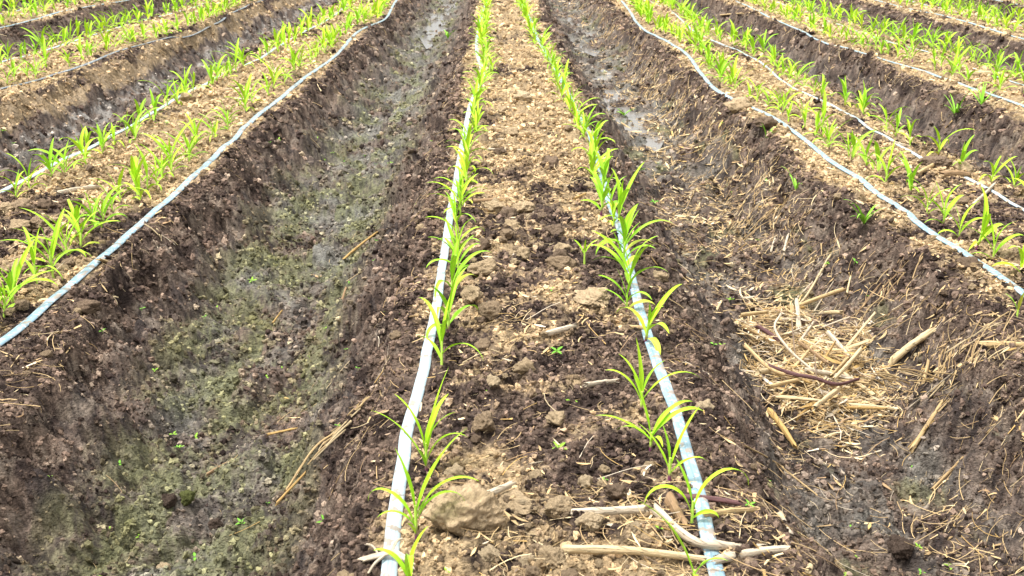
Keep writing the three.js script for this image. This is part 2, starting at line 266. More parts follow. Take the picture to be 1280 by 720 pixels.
// ---------------------------------------------------------------- drip tapes
const tapeTex = (seed, base) => {
  const W = 64, Hh = 1024, r = rng(seed), data = new Uint8Array(W * Hh * 4), P = seed * 3.7;
  for (let y = 0; y < Hh; y++) for (let x = 0; x < W; x++) {
    const u = x / W, v = y / Hh, c = base.slice();
    const st = Math.abs(u - 0.27) < 0.02 || Math.abs(u - 0.2) < 0.012 ? 0.75 : 1; for (let q = 0; q < 3; q++) c[q] *= st; // moulded stripes along the tape
    const dust = ss(0.05, 0.34, fbm(u * 4 + P, v * 34, 4) + 0.02), spl = ss(0.28, 0.36, n2(u * 7 + P, v * 110) * 0.7 + 0.25 * n2(u * 16, v * 260)), mud = ss(0.36, 0.46, n2(u * 3 + 9 + P, v * 40) + 0.3 * n2(u * 14, v * 160));
    for (let q = 0; q < 3; q++) { c[q] = mix(c[q], [0.45, 0.47, 0.46][q], 0.6 * dust); c[q] = mix(c[q], [0.55, 0.55, 0.53][q], 0.7 * spl); c[q] = mix(c[q], [0.26, 0.19, 0.13][q], 0.8 * mud); c[q] *= 0.94 + 0.1 * r(); }
    const o = (y * W + x) * 4; for (let q = 0; q < 3; q++) data[o + q] = 255 * Math.pow(cl(c[q]), 1 / 2.2); data[o + 3] = 255;
  }
  const t = new THREE.DataTexture(data, W, Hh); t.wrapS = t.wrapT = THREE.RepeatWrapping; t.magFilter = THREE.LinearFilter; t.minFilter = THREE.LinearMipmapLinearFilter; t.generateMipmaps = true; t.colorSpace = THREE.SRGBColorSpace; t.needsUpdate = true; return t;
};
const tapeMats = [tapeTex(3, [0.19, 0.30, 0.36]), tapeTex(8, [0.31, 0.40, 0.44]), tapeTex(12, [0.08, 0.11, 0.15])].map((map) => new THREE.MeshPhysicalMaterial({ map, roughness: 0.42, clearcoat: 0.15, clearcoatRoughness: 0.4 }));
for (const [ti, t] of TAPES.entries()) {
  const start = Math.max(t.d0, 0.95), D = []; for (let d = start; d < 25.5; d += d < 5 ? 0.018 : d < 9 ? 0.035 : 0.08) D.push(d);
  const gy = D.map((d) => { const x = t.x(d); let m = -9; for (const o of [-1, 0, 1]) m = Math.max(m, H(x + o * t.w * 0.8, -d)); return m; });
  const yy = gy.map((_, i) => { let s = 0, n = 0; for (let j = -5; j <= 5; j++) if (gy[i + j] !== undefined) { const w = 6 - Math.abs(j); s += w * gy[i + j]; n += w; } return s / n; });
  const P = [], U = [], I = [], K = 14;
  D.forEach((d, i) => {
    const x = t.x(d) + 0.0016 * n2(d * 9, ti * 5), tx = (t.x(d + 0.01) - t.x(d - 0.01)) / 0.02; let nx = 1, nz = tx; const q = Math.hypot(nx, nz); nx /= q; nz /= q; // across the tape (z = -d)
    const sw = 1 + 0.07 * n2(d * 3, ti * 9), hh = t.w * (0.40 + 0.1 * n2(d * 2.3 + 4, ti * 3)), roll = 0.22 * n2(d * 0.9, ti * 4 + 2);
    let y0 = yy[i] + hh * (0.62 + 0.35 * n2(d * 1.7 + 8, ti * 6)); if (t.bury) y0 -= 0.06 * ss(t.bury[0] - 0.08, t.bury[0] + 0.03, d) * (1 - ss(t.bury[1] - 0.03, t.bury[1] + 0.08, d));
    for (let k = 0; k <= K; k++) {
      const a = k / K * 6.28318, ca = Math.cos(a), sa = Math.sin(a);
      const ex = Math.sign(ca) * Math.pow(Math.abs(ca), 0.9) * t.w * sw; let ey = sa * hh; if (sa > 0) ey -= hh * 0.28 * Math.exp(-Math.pow((ca + 0.45) * 5, 2)); // a fold pressed into the top
      const rx = ex * Math.cos(roll) - ey * Math.sin(roll), ry = ex * Math.sin(roll) + ey * Math.cos(roll);
      P.push(x + rx * nx, y0 + ry, -d + rx * nz); U.push(k / K, d / 1.1 + ti * 0.37);
    }
    if (i) for (let k = 0; k < K; k++) { const a = (i - 1) * (K + 1) + k, b = a + K + 1; I.push(a, a + 1, b, a + 1, b + 1, b); }
  });
  const g = new THREE.BufferGeometry(); g.setAttribute('position', new THREE.Float32BufferAttribute(P, 3)); g.setAttribute('uv', new THREE.Float32BufferAttribute(U, 2)); g.setIndex(I); g.computeVertexNormals();
  put(new THREE.Mesh(g, tapeMats[t.dark ? 2 : ti === 1 ? 0 : ti % 2 ? 1 : ti === 0 ? 1 : 0]), 'drip_tape', t.l, 'drip tape', 'drip tapes laid along the beds');
}

// ---------------------------------------------------------------- crumbs, clods, straw
function lump(seed, det, rough, flat) {
  const r = rng(seed), g0 = new THREE.IcosahedronGeometry(1, det); g0.deleteAttribute('uv'); g0.deleteAttribute('normal'); const g = mergeVertices(g0, 1e-4), p = g.attributes.position, f = [r() * 50, r() * 50, r() * 50];
  const cuts = [...Array(7)].map(() => { const v = new THREE.Vector3(r() - 0.5, r() - 0.5, r() - 0.5).normalize(); return [v, 0.62 + 0.3 * r()]; });
  const v = new THREE.Vector3(), N = new ImprovedNoise(), no = (n, q, o) => N.noise(n.x * q + f[0] + o, n.y * q + f[1], n.z * q + f[2]);
  for (let i = 0; i < p.count; i++) {
    v.fromBufferAttribute(p, i); const n = v.clone(); let m = 1; for (const [c, h] of cuts) { const q = n.dot(c); if (q > h) m = Math.min(m, h / q); }
    m *= 1 + rough * (1.1 * no(n, 1.6, 0) + 0.8 * no(n, 3.3, 9) - 0.7 * Math.abs(no(n, 5, 3)) + 0.45 * no(n, 9, 5) + 0.36 * no(n, 17, 7) + 0.2 * no(n, 33, 2));
    v.multiplyScalar(m); p.setXYZ(i, v.x, v.y, v.z);
  }
  g.computeVertexNormals(); const uv = []; for (let i = 0; i < p.count; i++) uv.push(p.getX(i) * 0.3 + (p.getZ(i) - p.getY(i)) * 0.1, (p.getY(i) + p.getZ(i)) * 0.28); g.setAttribute('uv', new THREE.Float32BufferAttribute(uv, 2));
  if (!flat) return g; const h = g.toNonIndexed(); h.computeVertexNormals(); return h;
}
const MX = new THREE.Matrix4(), QU = new THREE.Quaternion(), Q2 = new THREE.Quaternion(), SC = new THREE.Vector3(), PO = new THREE.Vector3(), EU = new THREE.Euler(), CO = new THREE.Color();
function copies(geo, mat, list, name) { const m = new THREE.InstancedMesh(geo, mat, list.length); m.name = name; list.forEach((e, i) => { m.setMatrixAt(i, e.m); m.setColorAt(i, e.c); }); m.castShadow = m.receiveShadow = true; return m; }
{ // loose crumbs of earth over beds and furrows, far too many to count
  const geos = [lump(1, 1, 0.45, true), lump(2, 1, 0.5, true), lump(3, 1, 0.4, true), lump(4, 1, 0.55, true)], lists = geos.map(() => []), r = rng(99);
  const mat = new THREE.MeshPhysicalMaterial({ specularIntensity: 0.25, roughness: 0.95, map: soilMap, bumpMap: soilBump, bumpScale: 0.001 });
  for (const [d0, d1, dens, s0, s1] of [[1.15, 2.6, 26000, 0.0018, 0.0080], [2.6, 4.6, 10000, 0.0035, 0.011], [4.6, 8, 2400, 0.005, 0.016], [8, 16, 600, 0.008, 0.024]]) {
    const hw = 0.49 * d1 + 0.3, n = dens * (d1 - d0) * hw * 2;
    for (let i = 0; i < n; i++) {
      const d = d0 + (d1 - d0) * r(), x = -0.07 + (r() * 2 - 1) * hw, pick = r(), sz = r(), o = r(); if (!inView(x, d)) continue;
      const z = -d; baseH(x, z); const s = G.s, k = G.k, side = G.side;
      const patch = 0.5 + 0.9 * fbm(x * 5, d * 5 + 70, 3), keep = (s < 0.3 ? 1 : s < 0.9 ? 0.5 : 0.6) * cl(patch * 1.5);
      if (pick > keep || tapeNear(x, d) > 0.66) continue;
      const size = s0 + (s1 - s0) * Math.pow(sz, 3.2), y = H(x, z) + size * 0.25;
      soilColour(x, z, k, side, s, o); const t = 0.55 + 1.5 * Math.pow(r(), 1.5);
      EU.set(r() * 6, r() * 6, r() * 6); QU.setFromEuler(EU); SC.set(size * (0.8 + 0.6 * r()), size * (0.6 + 0.35 * r()), size * (0.8 + 0.5 * r()));
      lists[i & 3].push({ m: new THREE.Matrix4().compose(PO.set(x, y, z), QU, SC), c: new THREE.Color().setRGB(COL[0] * t * 1.5, COL[1] * t * 1.46, COL[2] * t * 1.42) });
    }
  }
  const grp = new THREE.Group(); geos.forEach((g, i) => grp.add(copies(g, mat, lists[i], 'crumb')));
  put(grp, 'soil_crumbs', 'loose brown crumbs of earth scattered over beds and furrows', 'soil crumbs', null, 'stuff');
  console.log('crumbs', lists.reduce((s, l) => s + l.length, 0));
}
// a strip or stem of dead plant: bent along its length
function fibre(seed, bend, w, th, seg, flat) {
  const r = rng(seed), P = [], I = [], K = flat ? 4 : 5; let a = -bend / 2, x = 0, y = 0; const pts = [];
  for (let i = 0; i <= seg; i++) { pts.push([x, y]); a += bend / seg + (r() - 0.5) * 0.25; x += Math.cos(a) / seg; y += Math.sin(a) / seg; }
  const mx = pts[seg][0] / 2, my = pts.reduce((s, p) => s + p[1], 0) / (seg + 1);
  pts.forEach(([px, py], i) => { const t = i / seg, ww = w * (flat ? Math.pow(Math.sin(0.25 + t * 2.6), 0.6) : 1 - 0.35 * t); for (let k = 0; k < K; k++) { const b = k / K * 6.283 + 0.78, up = Math.sin(b) * th * (flat ? 1 : 1 - 0.35 * t) + (flat ? 0.4 * w * Math.cos(b) * Math.sin(t * 4) : 0); P.push(px - mx, up + 0.25 * (t - 0.5) * (t - 0.5) * (r() < 2 ? w : 0), py - my + Math.cos(b) * ww); } if (i) for (let k = 0; k < K; k++) { const q = (i - 1) * K + k, e = (i - 1) * K + (k + 1) % K; I.push(q, e, q + K, e, e + K, q + K); } });
  const L = seg * K; for (let k = 1; k < K - 1; k++) { I.push(0, k + 1, k); I.push(L, L + k, L + k + 1); }
  const g = new THREE.BufferGeometry(); g.setAttribute('position', new THREE.Float32BufferAttribute(P, 3)); g.setIndex(I); g.computeVertexNormals(); return g;
}
const STRAW = [[0.58, 0.41, 0.20], [0.45, 0.30, 0.14], [0.68, 0.53, 0.31], [0.32, 0.20, 0.10], [0.52, 0.33, 0.11], [0.62, 0.52, 0.39], [0.26, 0.18, 0.12]];
function litterDensity(x, d) { // how much dead straw lies at a place
  const z = -d; baseH(x, z); const k = G.k, side = G.side, s = G.s, fi = side > 0 ? k : k - 1, n = fbm(x * 3.2 + 7, d * 2.3, 3), nn = fbm(x * 9, d * 9, 2);
  let v;
  if (s < 0.25) v = 0.33 + 0.6 * n + 0.45 * nn; else if (fi === B0 && side < 0) v = 0.62 + 0.9 * n + 0.3 * ss(3.4, 4.2, d); else if (fi === B0 && s > 0.9) v = 0.4 + 0.9 * n + 0.4 * ss(3.2, 3.8, d) * (1 - ss(5.6, 6.6, d)); else if (fi === B0) v = 0.22 + 0.5 * n; else if (k > B0) v = 0.3 + 0.5 * n; else if (fi === B0 - 1) v = 0.03 + 0.2 * n + (side > 0 ? 0 : 0.05); else v = 0.08 + 0.3 * n;
  if (k > B0 && s < 0.25) v += 0.15;
  if (fi === B0) { const q = Math.hypot((x - 0.7) / 0.17, (d - 2.68) / 0.36); v += 1.6 * (1 - ss(0.6, 1.1, q + 0.3 * nn)); }
  if (k === B0 && d < 1.75) v += 0.5 * ss(-0.05, 0.12, x) * (1 - ss(1.55, 1.75, d + 0.2 * n));
  return cl(v);
}
{
  const geos = [fibre(1, 0.3, 0.011, 0.007, 4), fibre(2, 0.9, 0.012, 0.008, 5), fibre(3, 1.8, 0.010, 0.007, 6), fibre(4, 0.4, 0.055, 0.007, 3, true), fibre(5, 0.9, 0.08, 0.008, 4, true), fibre(6, 0.2, 0.12, 0.02, 2, true)];
  const lists = geos.map(() => []), r = rng(123);
  for (const [d0, d1, dens, sc] of [[1.15, 2.6, 15000, 1], [2.6, 4.6, 11000, 1.15], [4.6, 8, 5500, 1.5], [8, 16, 1100, 2.2]]) {
    const hw = 0.49 * d1 + 0.3, n = dens * (d1 - d0) * hw * 2;
    for (let i = 0; i < n; i++) {
      const d = d0 + (d1 - d0) * r(), x = -0.07 + (r() * 2 - 1) * hw, a = r(), b = r(), c = r(), e = r(), f = r(), h = r(); if (!inView(x, d)) continue;
      const v = litterDensity(x, d); if (a > v * v * 0.8 || tapeNear(x, d) > 0.5 && b > 0.15) continue;
      const fi = G.side > 0 ? G.k : G.k - 1, wallR = G.s > 0.1 && G.s < 0.95, chip = fi === B0 && d > 2.3 ? 0.5 : 0.25, kind = b < chip ? 3 + Math.floor(c * 3) : Math.floor(c * 3);
      const len = sc * (kind > 2 ? 0.012 + 0.03 * e * e : 0.014 + 0.085 * e * e * e), z = -d;
      const n_ = slopeN(x, z).clone(); let an = f * 6.283; if (wallR && h < 0.7) an = (f - 0.5) * 2.0 + (G.side < 0 ? 0.4 : -0.4);
      QU.setFromUnitVectors(Y, n_); EU.set((h - 0.5) * 0.5, an, (e - 0.5) * 0.5, 'YXZ'); QU.multiply(Q2.setFromEuler(EU));
      const hq = Math.hypot((x - 0.7) / 0.17, (d - 2.68) / 0.36), y = H(x, z) + 0.003 + 0.004 * h + (hq < 1 ? 0.035 * (1 - hq * hq) * e : 0), s = STRAW[Math.floor(r() * r() * 6.99)], t = 0.6 + 0.5 * r();
      lists[kind].push({ m: new THREE.Matrix4().compose(PO.set(x, y, z), QU, SC.set(len, len, len)), c: new THREE.Color().setRGB(s[0] * t, s[1] * t, s[2] * t) });
    }
  }
  for (let i = 0; i < 3600; i++) { // the heap in the straw furrow, matted fibres piled a hand deep
    const a = r() * 6.283, q = Math.sqrt(r()), rr = q * (1 + 0.45 * n2(Math.cos(a) * 2 + 5, Math.sin(a) * 2) + (r() < 0.15 ? 0.4 * r() : 0)), x = 0.72 + Math.cos(a) * rr * 0.165, d = 2.72 + Math.sin(a) * rr * 0.42, e = r(), b = r(), kind = b < 0.55 ? Math.floor(b * 5.4) : 3 + Math.floor((b - 0.55) * 4.4), len = kind > 2 ? 0.02 + 0.035 * e : 0.03 + 0.11 * e * e;
    const lift = (0.05 * (1 - q * q) * (0.6 + 0.7 * n2(x * 14, d * 10)) + 0.004) * Math.pow(r(), 0.6); EU.set((r() - 0.5) * 0.7, r() * 6.283, (r() - 0.5) * 0.6, 'YXZ'); QU.setFromEuler(EU);
    const s = STRAW[[0, 2, 5, 1, 2, 0, 3, 4][Math.floor(r() * 8)]], t = 0.55 + 0.5 * r(); lists[Math.min(5, kind)].push({ m: new THREE.Matrix4().compose(PO.set(x, H(x, -d) + 0.003 + Math.max(0, lift), -d), QU, SC.set(len, len, len)), c: new THREE.Color().setRGB(s[0] * t, s[1] * t, s[2] * t) });
  }
  const grp = new THREE.Group(), mat = M({ roughness: 0.8 }); geos.forEach((g, i) => grp.add(copies(g, mat, lists[i], i > 2 ? 'straw_chip' : 'straw_fibre')));
  put(grp, 'straw_litter', 'fine dry straw fibres and chips strewn over the soil', 'straw', null, 'stuff');
  console.log('straw', lists.reduce((s, l) => s + l.length, 0));
}
// single clods big enough to pick up
const clodMap = grainTexture(512, 21, 0.5, 1.0, true);
const clodMats = [[0.52, 0.385, 0.235], [0.36, 0.26, 0.165], [0.22, 0.155, 0.105], [0.6, 0.46, 0.29], [0.12, 0.085, 0.065], [0.14, 0.15, 0.05]].map((c) => new THREE.MeshPhysicalMaterial({ color: lin(...c), map: clodMap, specularIntensity: 0.2, bumpMap: soilBump, bumpScale: 0.003, roughness: 0.95 }));
const clodGeo = [...Array(9)].map((_, i) => lump(40 + i * 3, 14, i ? 0.2 : 0.19)), clodGeoS = [...Array(8)].map((_, i) => lump(140 + i * 3, 5, 0.3));
function clod(x, d, w, h, dep, mi, label, group, g, turn = 0, sink = 0.3) {
  const m = new THREE.Mesh(g, clodMats[mi]); m.scale.set(w / 2, h / 2, dep / 2); m.rotation.y = turn; m.position.set(x, H(x, -d) + h * (0.5 - sink), -d);
  put(m, 'soil_clod', label, 'soil clod', group);
}
[
  [-0.138, 1.535, 0.122, 0.09, 0.1, 0, 'largest tan soil clod, beside the seedling with the gnarled root'], [-0.111, 1.851, 0.05, 0.042, 0.045, 1, 'rounded brown clod alone on crumbly soil between the seedling rows'],
  [-0.055, 1.605, 0.085, 0.026, 0.06, 0, 'flat pale clod touching the largest clod below the split stalk'], [0.008, 1.56, 0.06, 0.03, 0.045, 0, 'crumbly tan clod at the end of the dusty stalk'], [-0.098, 1.425, 0.034, 0.03, 0.03, 3, 'small pale clod in front of the largest clod'],
  [0.056, 1.515, 0.045, 0.034, 0.035, 3, 'pointed pale clod between the two long stalks'], [-0.152, 2.586, 0.07, 0.045, 0.05, 0, 'tan clod with a tiny weed at its edge beside the tape'], [-0.106, 2.481, 0.06, 0.055, 0.05, 1, 'dark-sided angular brown clod right of the tan one with the weed'],
  [-0.13, 2.824, 0.1, 0.05, 0.06, 0, 'broad tan clod under arching seedling leaves'], [-0.12, 2.7, 0.042, 0.036, 0.04, 1, 'small brown clod between the broad and the angular clods'], [-0.05, 2.961, 0.05, 0.035, 0.04, 0, 'small tan clod below the wedge-shaped one'],
  [0.141, 2.545, 0.13, 0.045, 0.09, 0, 'wide cracked tan clod beside the blue-grey tape'], [0.076, 2.837, 0.09, 0.05, 0.06, 1, 'brown clod beside the lone seedling between the rows'], [0.069, 3.161, 0.1, 0.055, 0.06, 2, 'dark wedge-shaped clod on the middle bed'],
  [-0.103, 3.465, 0.085, 0.045, 0.06, 0, 'tan clod near the seedling row beyond the broad clod'], [-0.007, 3.458, 0.08, 0.045, 0.06, 0, 'tan clod in mid bed beyond the wedge-shaped one'], [-0.712, 1.818, 0.035, 0.034, 0.03, 3, 'orange-tan lump with a root strand on the furrow floor'],
  [-0.747, 1.993, 0.036, 0.034, 0.034, 4, 'round dark clod beside the mossy one in the furrow'], [-0.713, 2.01, 0.04, 0.03, 0.034, 5, 'mossy green clod on the furrow floor'], [-0.648, 1.961, 0.03, 0.026, 0.03, 4, 'small grey clod right of the mossy one'],
  [-1.467, 3.515, 0.085, 0.055, 0.06, 2, 'dark brown clod below the pale stalk on the blue-taped bed'], [-1.638, 3.448, 0.07, 0.04, 0.06, 0, 'tan clod at the seedling beside the thin white tape'], [-1.526, 3.264, 0.08, 0.05, 0.06, 0, 'tan split clod on the blue-taped bed'], [-1.476, 3.289, 0.085, 0.05, 0.06, 1, 'brown clod next to the split tan clod'],
  [-1.263, 2.555, 0.035, 0.03, 0.03, 0, 'small tan clod against the wide pale blue tape'], [-1.236, 2.562, 0.035, 0.03, 0.03, 1, 'small brown clod against the wide pale blue tape'], [0.663, 1.815, 0.05, 0.045, 0.045, 4, 'dark clod on the floor of the straw furrow'],
  [-0.042, 1.426, 0.04, 0.03, 0.03, 3, 'pale clod behind the long white stalk'], [-0.007, 1.42, 0.05, 0.035, 0.04, 0, 'tan clod touching the tip of the long white stalk'], [-0.022, 1.462, 0.04, 0.03, 0.03, 1, 'brown clod wedged between pale clods by the long white stalk'],
  [1.419, 3.751, 0.1, 0.05, 0.07, 0, 'tan clod between the grey tapes near the short log'], [1.367, 3.498, 0.11, 0.05, 0.07, 0, 'broad tan clod behind seedlings of the straw-banked bed'], [1.334, 2.992, 0.1, 0.055, 0.07, 0, 'tan clod behind the seedling nearest the pale grey tape'], [-0.064, 3.135, 0.05, 0.035, 0.04, 1, 'brown clod before the dark wedge-shaped one'],
  [1.56, 4.14, 0.12, 0.06, 0.1, 2, 'brown soil lump burying the narrow grey tape'],
].forEach(([x, d, w, h, dep, mi, label], i) => clod(x, d, w, h, dep, mi, label, null, clodGeo[i % 9], i * 1.3, i ? 0.3 : 0.22));
{ // loose clods of the beds
  const r = rng(404); let n = 0;
  const GL = { [B0]: 'clod on the middle bed', [B0 - 1]: 'clod on the blue-taped bed', [B0 + 1]: 'clod on the straw-banked bed', [B0 - 2]: 'clod on the dark-taped bed', [B0 + 2]: 'clod on the grass-tufted bed' };
  for (let i = 0; i < 5200 && n < 210; i++) {
    const d = 1.3 + 5 * r() * r(), x = -0.07 + (r() * 2 - 1) * (0.47 * d + 0.05), q = r(), a = r(), b = r(), c = r(); if (!inView(x, d, 0.02)) continue; baseH(x, -d); if (!(G.k in GL) || G.s > 0.12 || tapeNear(x, d) > 0) continue; if (a > 0.35 + 1.2 * fbm(x * 4 + 3, d * 4, 2)) continue;
    const k = G.k, w = (0.008 * d) * (0.9 + 1.6 * q * q * q); clod(x, d, w * 1.25, w * 0.8, w, b < 0.35 ? 0 : b < 0.65 ? 1 : b < 0.9 ? 2 : 3, (w < 0.011 * d ? 'small ' : 'bigger ') + ['tan', 'brown', 'dark brown', 'pale'][b < 0.35 ? 0 : b < 0.65 ? 1 : b < 0.9 ? 2 : 3] + ' ' + GL[k] + nearMark(x, d), 'loose clods on the beds', clodGeoS[i % 8], c * 6, 0.25); n++;
  }
}

// ---------------------------------------------------------------- dead stalks
const stalkTex = (() => { const W = 64, Hh = 256, data = new Uint8Array(W * Hh * 4), r = rng(31); for (let y = 0; y < Hh; y++) for (let x = 0; x < W; x++) { const u = x / W * 6.283, v = y / Hh; const q = cl(0.72 + 0.3 * n2(Math.cos(u) * 5 + 9, Math.sin(u) * 5 + v * 3) + 0.16 * n2(x * 0.7, v * 3) - 0.3 * ss(0.3, 0.6, n2(Math.cos(u) * 2, v * 12 + Math.sin(u))) + 0.1 * (r() - 0.5)); const o = (y * W + x) * 4; data[o] = 255 * Math.pow(q, 0.5); data[o + 1] = 255 * Math.pow(q * 0.985, 0.5); data[o + 2] = 255 * Math.pow(q * 0.95, 0.5); data[o + 3] = 255; }
  const t = new THREE.DataTexture(data, W, Hh); t.wrapS = t.wrapT = THREE.RepeatWrapping; t.magFilter = THREE.LinearFilter; t.colorSpace = THREE.SRGBColorSpace; t.needsUpdate = true; return t; })();
const stalkMats = [...STRAW, [0.14, 0.06, 0.06]].map((c) => M({ color: lin(...c), map: stalkTex, bumpMap: stalkTex, bumpScale: 0.0016, roughness: 0.78 }));
function stalkGeo(pts, rad, seed, seg = 18, K = 9) {
  const r = rng(seed), curve = new THREE.CatmullRomCurve3(pts.length > 2 ? pts : [pts[0], pts[0].clone().lerp(pts[1], 0.5).add(new THREE.Vector3((r() - 0.5) * rad * 0.5, rad * 0.15, (r() - 0.5) * rad * 0.5)), pts[1]]);
  const len = curve.getLength(), fr = curve.computeFrenetFrames(seg, false), P = [], U = [], I = [], ph = r() * 6, flat = 0.55 + 0.35 * r(), node = 0.05 + 0.05 * r(), n0 = r() * node, v = new THREE.Vector3();
  for (let i = 0; i <= seg; i++) {
    const t = i / seg, c = curve.getPointAt(t), T = curve.getTangentAt(t); let q = rad * (1 - 0.22 * t); const m = (((t * len + n0) % node) + node) % node / node, dn = Math.min(m, 1 - m) * node; q *= 1 + 0.2 * Math.exp(-Math.pow(dn / 0.004, 2));
    for (let k = 0; k <= K; k++) { const kk = k % K, a = kk / K * 6.28318, e = 1 + 0.2 * n2(kk * 2.7 + ph, t * 5 + ph), w = (i === 0 || i === seg) ? (RND[(kk * 31 + seed * 7 + i) & 255] - 0.3) * rad * 3 * (i ? 1 : -1) : 0; v.copy(c).addScaledVector(fr.normals[i], Math.cos(a) * q * e).addScaledVector(fr.binormals[i], Math.sin(a) * q * e * flat).addScaledVector(T, w); P.push(v.x, v.y, v.z); U.push(k / K, t * len / 0.14 + ph); }
    if (i) for (let k = 0; k < K; k++) { const a = (i - 1) * (K + 1) + k, b = a + K + 1; I.push(a, b, a + 1, a + 1, b, b + 1); }
  }
  for (const [i, s] of [[0, 1], [seg, -1]]) { const c = curve.getPointAt(i / seg).addScaledVector(curve.getTangentAt(i / seg), s * rad * 0.5), n = P.length / 3; P.push(c.x, c.y, c.z); U.push(0.5, 0.5); for (let k = 0; k < K; k++) { const a = i * (K + 1) + k; s > 0 ? I.push(n, a + 1, a) : I.push(n, a, a + 1); } }
  const g = new THREE.BufferGeometry(); g.setAttribute('position', new THREE.Float32BufferAttribute(P, 3)); g.setAttribute('uv', new THREE.Float32BufferAttribute(U, 2)); g.setIndex(I); g.computeVertexNormals(); return g;
}
const ground = (p, rad) => p.map(([x, d, l = 0]) => new THREE.Vector3(x, Math.max(H(x, -d) + rad * 0.55, baseH(x, -d) + l * 0.8 + 0.046 * (Math.hypot((x - 0.7) / 0.2, (d - 2.68) / 0.42) < 1 ? 1 : 0)), -d));
